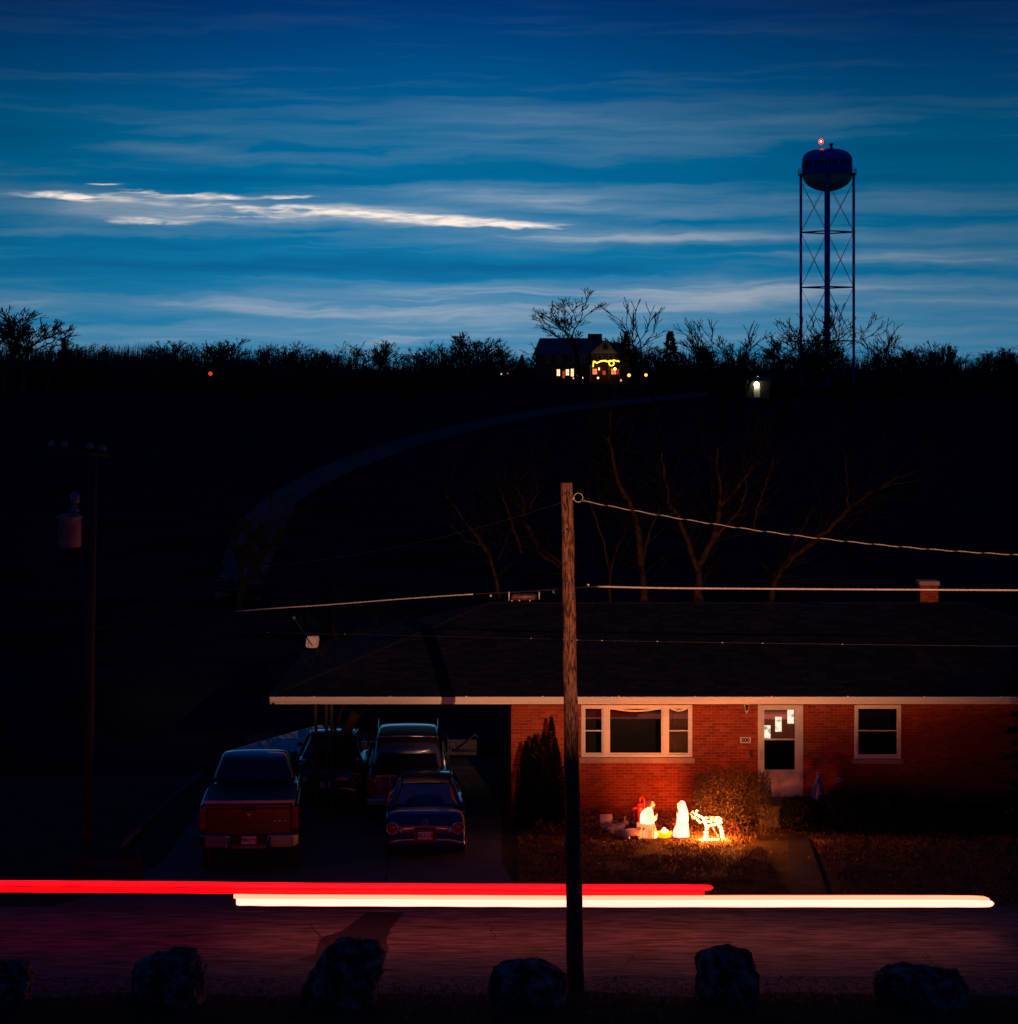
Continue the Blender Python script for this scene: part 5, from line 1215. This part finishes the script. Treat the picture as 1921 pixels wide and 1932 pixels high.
def suv(loc, rz, label):
    c = empty('passenger_van', loc, rz, label, 'van'); pm = paint('silver_paint', (.09, .10, .15), .5)
    body_loft([(0, .86, .42, 1.05, 1.10, .80), (.04, .94, .38, 1.08, 1.14, .84), (.5, .97, .32, 1.1, 1.15, .86), (2.5, .98, .32, 1.1, 1.14, .86), (4.0, .97, .32, 1.05, 1.10, .84), (4.9, .93, .36, .98, 1.02, .8), (5.2, .75, .42, .8, .82, .6)], 'body', pm, c)
    MB().box(-.8, .8, .3, 4.9, .24, .36).build('underbody', m_under, c)
    cabin_loft([(.05, .86, .72, 1.08, 1.74), (.30, .88, .73, 1.08, 1.88), (1.2, .89, .75, 1.08, 1.93), (3.0, .89, .74, 1.08, 1.93), (3.7, .86, .68, 1.05, 1.70), (4.3, .84, .8, 1.02, 1.08)], 'cabin', pm, c)
    q = MB(); q.poly([(-.74, -.02, 1.14), (.74, -.02, 1.14), (.655, .02, 1.62), (-.655, .02, 1.62)]); q.build('rear_window', m_carglass, c)
    for s in (-1, 1):
        q = MB(); q.poly([(s * .905, .45, 1.16), (s * .905, 3.3, 1.16), (s * .80, 3.1, 1.72), (s * .80, .6, 1.72)]); q.build('side_window', m_carglass, c)
    bevel(MB().box(-.73, .73, -.035, -.005, .66, 1.10).build('tailgate', pm, c), .015)
    MB().box(-.75, .75, -.05, -.02, 1.105, 1.135).build('window_trim', mat('pale_trim', (.3, .32, .42), .3, .5), c)
    for s in (-1, 1):
        t = bevel(MB().box(s * .84 - .07, s * .84 + .07, -.03, .06, .70, 1.16).build('tail_light', m_lens, c), .015)
        for z in (.79, .92, 1.04): MB().ball((s * .84, -.035, z), .045, .015, .045, 12).build('reflector', m_lens, t)
        for y in (1.0, 4.1): wheel(c, s * .95, y, .37, .24, s)
        MB().tube([(s * .70, .35, 1.93), (s * .71, 3.0, 1.965)], .014, 6).build('roof_rail', m_chrome, c)
        bevel(MB().box(s * 1.08 - .09, s * 1.08 + .09, 3.45, 3.55, 1.15, 1.35).build('mirror', m_chrome, c), .02)
    MB().tube([(-.70, .2, 1.97), (-.35, .15, 1.99), (0, .13, 2.0), (.35, .15, 1.99), (.70, .2, 1.97)], .02, 6).build('rear_roof_bar', m_chrome, c)
    bevel(MB().box(-.93, .93, -.16, .08, .44, .62).build('bumper', m_chrome, c), .04)
    MB().box(-.30, -.24, -.05, -.03, .98, 1.01).build('badge', m_chrome, c)
    return c
suv((wx(769, 53.6), 53.5, .03), R(2), 'pale silver family van under the carport edge behind the blue sedan')

def pickup(loc, rz):
    c = empty('pickup_truck', loc, rz, 'dark red pickup truck with chrome bumper parked at the left of the drive', 'pickup truck'); pm = paint('maroon_paint', (.07, .007, .003), .15)
    # bed
    b = MB(); b.box(-1.01, -.95, .02, 2.1, .62, 1.47); b.box(.95, 1.01, .02, 2.1, .62, 1.47); b.box(-.95, .95, .1, 2.1, .70, .78); bd = bevel(b.build('bed', pm, c), .03, 3)
    body_loft([(0.03, .98, .60, 1.3, 1.36, .90), (.10, 1.01, .55, 1.36, 1.42, .93), (1.0, 1.02, .55, 1.38, 1.43, .94), (2.1, 1.02, .5, 1.38, 1.43, .94), (3.2, 1.0, .45, 1.34, 1.40, .92), (4.6, 1.0, .45, 1.32, 1.38, .9), (5.4, 1.0, .5, 1.25, 1.30, .86), (6.0, .9, .55, 1.1, 1.12, .7)], 'body', pm, c)
    tg = bevel(MB().box(-.86, .86, -.035, .03, .84, 1.49).build('tailgate', pm, c), .03, 3)
    MB().tube([(-.84, -.045, 1.40), (0, -.052, 1.405), (.84, -.045, 1.40)], .016, 6).build('tailgate_rib', pm, tg)
    bevel(MB().box(-.14, .14, -.05, -.03, 1.36, 1.45).build('tailgate_handle', m_black, tg), .01)
    b = MB(); b.poly([(-.055, -.045, 1.30), (-.02, -.045, 1.315), (0, -.045, 1.285), (.02, -.045, 1.315), (.055, -.045, 1.30), (.012, -.045, 1.235), (-.012, -.045, 1.235)]); b.build('badge', m_chrome, tg)
    for x in (.50, .60, .71): MB().box(x, x + .055, -.045, -.034, 1.13, 1.152).build('badge_letter', m_chrome, tg)
    bevel(MB().box(-.93, .93, .03, 2.12, 1.50, 1.545).build('bed_cover', m_black, c), .015)
    MB().box(-.94, .94, -.01, .05, 1.50, 1.555).build('cover_rail', mat('pale_trim', (.3, .32, .42), .3, .5), c)
    cabin_loft([(2.15, .93, .70, 1.40, 1.99), (2.45, .95, .73, 1.40, 2.10), (3.2, .95, .74, 1.40, 2.12), (4.0, .93, .70, 1.38, 1.95), (4.55, .92, .85, 1.36, 1.42)], 'cab', pm, c)
    q = MB(); q.poly([(-.82, 2.05, 1.60), (.82, 2.05, 1.60), (.655, 2.13, 1.955), (-.655, 2.13, 1.955)]); q.build('rear_window', m_carglass, c)
    for s in (-1, 1):
        q = MB(); q.poly([(s * .935, 2.5, 1.50), (s * .935, 4.1, 1.50), (s * .80, 3.8, 1.95), (s * .78, 2.55, 1.95)]); q.build('side_window', m_carglass, c)
        t = bevel(MB().box(s * .945 - .065, s * .945 + .065, -.03, .10, .98, 1.42).build('tail_light', m_lens, c), .02)
        for z in (1.09, 1.20, 1.31): MB().box(s * .945 - .05, s * .945 + .05, -.036, -.028, z - .006, z + .006).build('lens_rib', m_black, t)
        for y in (1.0, 4.9): wheel(c, s * 1.0, y, .40, .26, s)
        bm_ = MB(); bm_.loft([[(s*.36, -.12, .66), (s*.36, -.12, .84), (s*.36, .05, .84), (s*.36, .05, .66)], [(s*.44, -.20, .62), (s*.44, -.20, .88), (s*.44, .05, .88), (s*.44, .05, .62)], [(s*.90, -.19, .62), (s*.90, -.19, .88), (s*.90, .05, .88), (s*.90, .05, .62)], [(s*1.02, -.02, .66), (s*1.02, -.02, .86), (s*1.02, .10, .86), (s*1.02, .10, .66)]], 0, True, False)
        bevel(bm_.build('bumper', m_chrome, c), .02, 3)
        m2 = MB(); m2.box(s * 1.22 - .11, s * 1.22 + .11, 3.85, 3.95, 1.50, 1.72); m2.tube([(s * .95, 3.92, 1.50), (s * 1.15, 3.92, 1.54)], .03, 6); bevel(m2.build('mirror', m_black, c), .02)
    MB().box(-.36, .36, -.14, .05, .60, .66).build('bumper_step', m_chrome, c)
    bevel(MB().box(-.155, .155, -.10, -.085, .68, .84).build('number_plate', m_plate, c), .006); ptext('7FH\u00b7160', .105, c, (0, -.1025, .76))
    MB().box(-.35, .35, -.08, .0, .66, .86).build('plate_recess', m_black, c)
    MB().box(-.6, .6, .5, 5.5, .38, .60).build('underbody', m_under, c)
    return c
pickup((wx(470, 48.0), 48.0, .03), R(3.6))
# clutter deep in the carport: small trailer with an A-frame
e = empty('utility_trailer', (wx(897, 61), 60.6, .0), label='dim small trailer parked at the back of the carport', cat='trailer')
m_tr_ = mat('trailer_paint', (.012, .016, .05), .7, col2=(.018, .022, .06), scale=4)
MB().box(-.75, .75, 0, 1.0, .45, .52).box(-.75, -.72, 0, 1.0, .52, .85).box(.72, .75, 0, 1.0, .52, .85).box(-.75, .75, 0, .03, .52, .85).build('bed', m_tr_, e)
MB().tube([(-.5, -.05, .60), (0, -.25, 1.02), (.5, -.05, .60)], .03, 5).tube([(-.6, -.06, .58), (.6, -.06, .58)], .035, 5).build('frame', m_black, e)
for s in (-1, 1): wheel(e, s * .82, .5, .26, .14, s)

# ================================================================== nativity display
ND = 52.1; NS = F / ND
def figure_mesh(sec, n=26, mfun=None, depth=.82):
    b = MB(); rings = []
    for (z, cx_, rx, *rest) in sec:
        ry = rest[0] if rest else rx * depth
        rings.append([(cx_ + rx * math.cos(2*math.pi*j/n), ry * math.sin(2*math.pi*j/n), z) for j in range(n)])
    b.loft(rings, 0, True, True, mfun); return b
g_white = emitm('figure_glow_white', (17, 2.6, .80)); g_cream = emitm('figure_glow_cream', (9, 1.4, .50)); g_tan = emitm('figure_glow_tan', (.86, .38, .14)); g_tan2 = emitm('figure_glow_ochre', (.80, .22, .05))
g_face = emitm('figure_glow_face', (.95, .50, .14)); g_hair = emitm('figure_glow_hair', (.38, .035, .02)); g_blue = emitm('figure_glow_blue', (.13, .36, .46)); g_pale = emitm('figure_glow_pale', (1.5, .80, .62)); g_mary = emitm('figure_glow_soft', (2.6, .82, .70)); g_teal = emitm('figure_glow_teal', (.22, .52, .55))
g_yel = emitm('manger_glow', (2.2, .75, .004)); g_red = emitm('robe_red_glow', (.55, .03, .01))
e = empty('kneeling_figure', W(1224, 1582, ND) * 1, label='glowing bearded kneeling figure with bowed head, in a white and tan robe', cat='figure'); e.location.z = 0
def jm(k, j):
    a = 360 * j / 26
    if k >= 16: return 2
    if k >= 7: return 0
    if k <= 1 and 300 < a < 350: return 0
    if k == 6: return 1
    if 250 < a < 285 and k < 4: return 4
    return 1 if not (310 < a < 350 and k < 3) else 0
sec = [(0, 0, .195), (.03, 0, .205), (.08, -.002, .205), (.15, -.003, .192), (.20, -.008, .182), (.25, -.013, .170), (.29, -.022, .163), (.33, -.032, .157), (.38, -.04, .152), (.42, -.044, .149), (.48, -.042, .146), (.52, -.038, .142), (.56, -.032, .134), (.60, -.022, .118), (.64, -.005, .090), (.665, .025, .060, .055), (.69, .052, .060, .058), (.72, .064, .070, .066), (.75, .066, .074, .070), (.78, .060, .070, .066), (.81, .048, .052, .05), (.828, .04, .022, .02)]
def lerp_sec(s): return s
bo = figure_mesh(sec, mfun=jm).build('body', [g_white, g_tan, g_face, g_hair, g_tan2], e); subsurf(bo, 1)
b = MB(); b.ball((.025, .0, .765), .078, .078, .072, 14); b.ball((.005, 0, .73), .062, .068, .06, 12); b.build('hair', g_hair, e)
b = MB(); b.ball((.088, -.012, .672), .040, .045, .045, 12); b.build('beard', g_hair, e)
b = MB(); b.loft([[(.13, -.012, .715), (.13, .012, .715), (.12, 0, .755)], [(.152, -.004, .712), (.152, .004, .712), (.135, 0, .74)]]); b.build('nose', g_face, e)
for s in (-1, 1):
    q = MB(); q.tube([(-.03, s * .105, .585), (.0, s * .15, .48), (.05, s * .14, .40), (.13, s * .07, .43), (.16, s * .03, .46)], [.062, .064, .060, .046, .034], 12); subsurf(q.build('sleeve', g_cream, e), 1)
    q = MB(); q.tube([(.155, s * .03, .46), (.175, s * .018, .485)], [.024, .022], 8)
    for k in range(4): q.tube([(.172, s * (.012 + .003 * k), .478 + .008 * k), (.190, s * (.008 + .003 * k), .500 + .010 * k), (.196, s * .006, .517 + .009 * k)], [.006, .0055, .004], 6)
    q.tube([(.162, s * .016, .482), (.166, s * .006, .507)], [.007, .005], 6); q.build('hand', g_face, e)
b = MB()
for a0_, z1 in ((285, .50), (300, .52), (262, .48), (312, .40), (248, .40)):
    a_ = R(a0_); b.tube([(-.01 + (.202 - .03 * t) * math.cos(a_ + .25 * t), (.168 - .02 * t) * math.sin(a_ + .25 * t), .02 + .30 * t) for t in [i / 8 for i in range(9)]], [.004] + [.010] * 7 + [.004], 6)
b.build('robe_fold', g_tan2, e)
b = MB(); b.tube([(-.05, -.10, .62), (.02, -.10, .585), (.06, -.075, .565), (.09, -.03, .60), (.085, .03, .60)], .014, 8); b.build('collar', g_tan, e)

e = empty('veiled_figure', W(1284.5, 1581, ND + .05), label='glowing standing veiled figure in white with a pale blue mantle', cat='figure'); e.location.z = 0
n_ = 26
def mm(k, j):
    a = 360 * j / n_
    if 15 <= k <= 18 and 185 < a < 258: return 2
    if k < 14 and 268 < a < 328: return 3 if k > 4 else 1
    if k < 4 and 318 <= a < 360: return 4
    return 0 if k > 6 else 5
sec = [(0, .003, .172), (.03, .003, .186), (.09, .003, .186), (.14, .003, .179), (.20, .014, .160), (.27, .028, .140), (.33, .034, .134), (.395, .036, .133), (.45, .045, .128), (.52, .052, .122), (.56, .06, .113), (.59, .063, .104), (.62, .060, .097), (.65, .05, .092), (.68, .042, .088), (.70, .038, .086), (.73, .034, .084), (.76, .029, .081), (.785, .028, .070), (.805, .028, .052), (.82, .028, .03), (.827, .028, .01)]
subsurf(figure_mesh(sec, mfun=mm).build('body', [g_mary, g_pale, g_face, g_blue, g_teal, g_mary], e), 1)
b = MB()
for a0_ in (262, 275, 322, 240, 338):
    a_ = R(a0_); b.tube([(.02 + (.186 - .06 * t) * math.cos(a_), (.154 - .045 * t) * math.sin(a_), .02 + .50 * t) for t in [i / 8 for i in range(9)]], [.003] + [.008] * 7 + [.003], 6)
b.build('robe_fold', emitm('figure_glow_fold', (1.0, .62, .50)), e)
b = MB(); b.tube([(-.035, -.070, .765), (-.065, -.035, .76), (-.062, -.02, .68), (-.045, -.03, .62), (-.01, -.075, .60), (.01, -.085, .66), (.0, -.082, .74), (-.035, -.070, .765)], .012, 8); b.build('veil_edge', g_white, e)
b = MB(); b.ball((-.052, -.050, .685), .010, .012, .022, 8); b.build('nose', g_face, e)
for s in (-1, 1):
    q = MB(); q.tube([(.04, s * .085, .56), (-.01, s * .10, .46), (-.07, s * .05, .50)], [.045, .042, .026], 10); q.build('sleeve', g_white, e)
    q = MB(); q.tube([(-.065, s * .045, .50), (-.085, s * .014, .53)], [.020, .016], 8)
    for k in range(4): q.tube([(-.083, s * (.010 + .002 * k), .525 + .004 * k), (-.090 + .004 * k, s * .006, .575 + .003 * k)], [.006, .004], 6)
    q.tube([(-.078, s * .016, .525), (-.070, s * .004, .550)], [.007, .004], 6); q.build('hand', g_face, e)

e = empty('manger', W(1254, 1581, ND - .02), label='glowing yellow crib with a white swaddled infant between the two figures', cat='manger'); e.location.z = 0
b = MB(); b.loft([[(rx * math.cos(2*math.pi*j/22), ry * math.sin(2*math.pi*j/22), z + lift * abs(math.cos(2*math.pi*j/22)) ** 3) for j in range(22)] for rx, ry, z, lift in ((.10, .08, 0, 0), (.145, .10, .03, 0), (.160, .12, .09, .01), (.172, .13, .13, .04), (.150, .11, .13, .03), (.12, .09, .10, 0))])
subsurf(b.build('basket', g_yel, e), 1)
b = MB()
rg = random.Random(3)
for k in range(60): a = rg.uniform(0, 6.28); z = rg.uniform(.03, .13); b.tube([(.16 * math.cos(a), -abs(.115 * math.sin(a)) - .004, z), (.165 * math.cos(a + .3), -abs(.12 * math.sin(a + .3)) - .006, z + rg.uniform(-.02, .03))], .003, 4)
b.build('straw', emitm('straw_glow', (1.4, .38, .003)), e)
b = MB(); b.ball((.0, -.01, .155), .092, .055, .05, 14); b.ball((-.01, -.01, .205), .040, .038, .036, 14); subsurf(b.build('swaddled_infant', g_white, e), 1)

# animals lying: smooth bodies grown from lofted rings
m_ox = mat('ox_plastic', (.30, .32, .42), .45, col2=(.38, .38, .48), scale=6); m_sheep = mat('sheep_plastic', (.66, .52, .50), .5, col2=(.62, .56, .52), scale=10)
def along(b, pts, mi=0, n=14):
    """loft rings round a list of (x, y, z, rx, rz)"""
    rings = []
    for i, (x, y, z, r1, r2) in enumerate(pts):
        p0 = Vector(pts[max(0, i-1)][:3]); p1 = Vector(pts[min(len(pts)-1, i+1)][:3]); d = (p1 - p0).normalized(); s_ = d.cross(Vector((0, 0, 1))).normalized(); u_ = s_.cross(d)
        rings.append([Vector((x, y, z)) + s_ * (r1 * math.cos(2*math.pi*j/n)) + u_ * (r2 * math.sin(2*math.pi*j/n)) for j in range(n)])
    b.loft(rings, mi)
e = empty('ox_figure', W(1163, 1574, 52.7), label='grey blue lying ox figure with raised horned head, at the left of the group', cat='figure'); e.location.z = 0
b = MB(); along(b, [(-.27, 0, .07, .03, .03), (-.255, 0, .09, .09, .08), (-.20, 0, .10, .12, .10), (-.10, 0, .10, .115, .10), (.0, 0, .105, .115, .10), (.08, 0, .12, .11, .105), (.13, 0, .15, .09, .085), (.17, 0, .20, .065, .07), (.20, -.01, .235, .05, .055), (.235, -.02, .225, .042, .045), (.265, -.025, .20, .034, .034), (.275, -.025, .19, .02, .02)])
subsurf(b.build('body', m_ox, e), 1)
for s in (-1, 1):
    MB().tube([(.19, -.01 + s * .03, .27), (.185, -.01 + s * .062, .31), (.20, -.01 + s * .05, .35), (.215, -.01 + s * .03, .365)], [.014, .012, .009, .004], 8).build('horn', m_sheep, e)
    MB().tube([(.18, -.01 + s * .04, .25), (.16, -.01 + s * .085, .245)], [.016, .005], 8).build('ear', m_ox, e)
    MB().tube([(.10, s * .08, .05), (.19, s * .09, .03), (.12, s * .10, .018)], [.035, .028, .018], 8).build('leg', m_ox, e); MB().tube([(-.17, s * .10, .06), (-.08, s * .125, .035), (-.15, s * .13, .02)], [.05, .034, .02], 8).build('leg', m_ox, e)
e = empty('lamb_figure', W(1194, 1584, 52.0), label='pinkish lying sheep figure in front of the kneeling figure', cat='figure'); e.location.z = 0
b = MB(); along(b, [(-.25, 0, .09, .03, .03), (-.24, 0, .10, .09, .08), (-.19, 0, .11, .12, .11), (-.08, 0, .12, .125, .115), (.03, 0, .125, .12, .115), (.11, 0, .14, .10, .10), (.16, 0, .19, .075, .075), (.19, 0, .235, .06, .055), (.225, -.01, .24, .045, .045), (.26, -.015, .225, .03, .03), (.272, -.015, .22, .015, .015)])
subsurf(b.build('body', m_sheep, e), 1)
for s in (-1, 1):
    MB().tube([(.185, s * .045, .255), (.165, s * .085, .235)], [.016, .006], 8).build('ear', m_sheep, e)
    MB().tube([(.08, s * .09, .06), (.19, s * .09, .03), (.10, s * .10, .018)], [.04, .028, .018], 8).build('leg', m_sheep, e); MB().tube([(-.17, s * .10, .06), (-.07, s * .125, .04), (-.15, s * .13, .02)], [.05, .034, .02], 8).build('leg', m_sheep, e)
# hand pump on a block
m_pump = mat('pump_red', (.80, .022, .012), .4, col2=(.88, .03, .016), scale=8, coat=.4)
e = empty('hand_pump', W(1207, 1560, 52.42), label='red hand water pump on a pale block behind the kneeling figure', cat='pump'); pz = .0; e.location.z = 0
k_ = 52.42 / F
pv = lambda x, y, dy=0: Vector(((x - 1207) * k_, dy, CZ - (y - HY) * k_))
MB().tube([pv(1207, 1552), pv(1207, 1530), pv(1207, 1527), pv(1207, 1519)], [.055, .05, .075, .07], 14).build('barrel', m_pump, e)
MB().tube([pv(1207, 1519), pv(1207, 1515.5), pv(1208, 1514)], [.085, .085, .02], 14).build('cap', m_pump, e)
MB().tube([pv(1205, 1524), pv(1197, 1524), pv(1192.5, 1527)], [.045, .034, .03], 10).build('spout', m_pump, e)
MB().tube([pv(1207, 1516), pv(1207.5, 1506), pv(1210, 1503.5), pv(1213.5, 1505), pv(1215.5, 1511), pv(1215.8, 1520), pv(1214, 1531)], [.02, .022, .024, .026, .026, .022, .012], 8).build('handle', m_pump, e)
bevel(MB().box(-.07, .07, -.07, .07, 0, pv(0, 1551).z).build('block', mat('pale_block', (.45, .40, .37), .9, col2=(.52, .46, .42), scale=10), e), .008)
# sign board on two stakes
e = empty('yard_board', W(1143.5, 1560, 52.9), label='small square pinkish white board on two stakes in the leaf bed', cat='board'); e.location.z = 0
k_ = 52.9 / F; bz = lambda y: CZ - (y - HY) * k_
bevel(MB().box(-.138, .138, -.012, .012, bz(1558), bz(1536.5)).build('panel', mat('board_white', (.55, .47, .44), .7, col2=(.64, .56, .52), scale=7), e), .008)
for x in (-.085, .055, .10): MB().box(x - .009, x + .009, -.030, -.014, 0, bz(1553)).build('stake', m_black, e)

# wire deer with bulbs
DD_ = 51.9; kd = DD_ / F
deer = empty('light_up_deer', W(1334, 1586, DD_), label='wire frame deer covered in glowing warm bulbs, head to the left', cat='light figure'); deer.location.z = 0
def dv(x, y, s=0):    # x, y in the enlarged-crop pixels used for tracing (7.39 per photograph pixel)
    px = (1540 + x / 7.39) * 1921 / 2486; py = (1930 + y / 7.39) * 1932 / 2500
    return Vector(((px - 1334) * kd, s, CZ - (py - HY) * kd))
m_dw = mat('deer_wire', (.7, .6, .45), .5); m_bulb = emitm('bulb_glow', (26, 9, 3.0))
bulb = MB().ball((0, 0, 0), .0225, n=8).mesh('bulb'); bulb.materials.append(m_bulb)
lines = []
for s in (-.075, .075):
    lines += [([(1120, 400), (1180, 420), (1230, 440), (1270, 475), (1320, 495), (1400, 490), (1500, 482), (1600, 480), (1635, 520)], s), ([(1100, 490), (1170, 495), (1215, 530), (1270, 570), (1330, 560), (1400, 555), (1480, 540), (1560, 545), (1610, 540)], s),
              ([(1350, 640), (1400, 625), (1460, 615), (1520, 610), (1565, 605), (1600, 570)], s)]
lines += [([(1325, 560), (1350, 640), (1360, 700), (1330, 760), (1345, 800), (1310, 850)], -.075), ([(1375, 625), (1385, 700), (1380, 730), (1392, 800), (1392, 860), (1355, 892)], .075),
          ([(1575, 605), (1600, 660), (1612, 720), (1630, 780), (1640, 845)], -.075), ([(1628, 540), (1636, 640), (1650, 700), (1665, 760), (1680, 810), (1688, 860)], .075)]
lines += [([(1120, 400), (1080, 400), (1072, 425), (1100, 440), (1110, 480)], 0), ([(1140, 370), (1120, 360), (1100, 385)], .0), ([(1170, 400), (1190, 350), (1225, 350)], -.03), ([(1150, 420), (1160, 460), (1200, 450)], .0)]
wb = MB(); rg = random.Random(22); pos = []
for P, s in lines:
    Q = [dv(x, y, s) for x, y in P]; wb.tube(Q, .0045, 5)
    acc = 0
    for i in range(len(Q) - 1):
        L_ = (Q[i+1] - Q[i]).length; t = 0 if i == 0 else .5 * (L_ > .05)
        k = 0
        if s == .075 and P[0][1] in (400, 490, 640): break
        while True:
            u_ = (k + .5) * .108 / L_
            if u_ > 1: break
            pos.append(Q[i].lerp(Q[i+1], u_) + Vector((rg.uniform(-.008, .008), rg.uniform(-.015, .015), rg.uniform(-.012, .012)))); k += 1
for a_, c_ in (((1415, 640), (1385, 700)), ((1420, 640), (1395, 700)), ((1395, 700), (1390, 820))): wb.tube([dv(*a_), dv(*c_)], .005, 5)
wb.tube([dv(1480, 640, .02), dv(1510, 720, .02), (dv(1560, 800, .02)), dv(1640, 865, .0)], .006, 5)
for y in range(5): x = 1320 + y * 68; wb.tube([dv(x, 490, -.075), dv(x, 480, 0), dv(x, 490, .075)], .004, 4); wb.tube([dv(x, 560, -.075), dv(x, 560, .075)], .004, 4)
wb.build('wire_frame', m_dw, deer)
for k_l, (x_, y_, w_) in enumerate(((1150, 440, 120), (1320, 530, 100), (1560, 540, 90), (1345, 800, 190), (1660, 800, 130))):
    pl = bpy.data.lights.new('bulb_light', 'POINT'); pl.color = (1.0, .20, .028); pl.energy = w_; pl.shadow_soft_size = .03
    po = bpy.data.objects.new('bulb_light', pl); COL.objects.link(po); po.parent = deer; po.location = dv(x_, y_, -.12)
for p in pos[:290]:
    o = bpy.data.objects.new('bulb', bulb); COL.objects.link(o); o.parent = deer; o.location = p
e = empty('bulb_strand', W(1340, 1590, DD_ - .15), label='short strand of bulbs lying on the grass under the deer', cat='lights'); e.location.z = .02
for x in (-.22, -.12, -.05, .03, .10, .18):
    o = bpy.data.objects.new('bulb', bulb); COL.objects.link(o); o.parent = e; o.location = (x, rg.uniform(-.05, .05), .01)
MB().tube([(-.3, 0, .005), (-.12, .03, .005), (.03, -.03, .005), (.2, .02, .005)], .005, 4).build('cord', m_dw, e)

# small robed statue by the step
e = empty('garden_statue', (wx(1543.5, 53.75), 53.75, openings[1][2] - .01), label='small blue cloaked praying statue on the step right of the door', cat='statue')
m_cloak = mat('cloak_blue', (.05, .09, .35), .5, col2=(.07, .12, .42), scale=8); m_gown = mat('gown_pale', (.50, .38, .42), .5, col2=(.58, .46, .5), scale=10)
b = figure_mesh([(0, 0, .15), (.04, 0, .155), (.18, 0, .14), (.32, 0, .115), (.44, 0, .085), (.50, 0, .06), (.54, 0, .045), (.58, 0, .048), (.62, 0, .042), (.655, 0, .02)], 20); subsurf(b.build('cloak', m_cloak, e), 1)
b = figure_mesh([(0, 0, .07), (.05, 0, .072), (.2, 0, .060), (.34, 0, .045), (.42, 0, .03)], 14, depth=1.0); b.v = [(x, y - .10 + z * .13, z) for x, y, z in b.v]; b.build('gown', m_gown, e)
b = MB(); b.ball((0, -.022, .575), .032, .036, .042, 12); b.build('head', m_gown, e); b = MB(); b.tube([(-.04, -.10, .38), (0, -.125, .42), (.04, -.10, .38)], .014, 8); b.build('hands', m_gown, e)
b = MB(); b.tube([(.05*math.cos(t), -.01 + .05*math.sin(t), .655) for t in [2*math.pi*k/14 for k in range(15)]], .008, 5, caps=False); b.build('veil_band', m_gown, e)

# low board barrier at the left of the drive
e = empty('board_barrier', (wx(150, 47.0), 47.0, 0), label='low dim board barrier on two posts at the left edge of the drive', cat='barrier')
m_bw = mat('barrier_wood', (.012, .014, .03), .8, col2=(.02, .024, .045), scale=4, stretch=(.5, 4, 4))
for px in (150, 262): bevel(MB().box(wx(px, 47) - e.location.x - .05, wx(px, 47) - e.location.x + .05, -.05, .05, -.1, .72).build('post', m_bw, e), .008)
for z in (.46, .20): bevel(MB().box(wx(130, 47) - e.location.x, wx(272, 47) - e.location.x, -.085, -.055, z, z + .14).build('board', m_bw, e), .006)
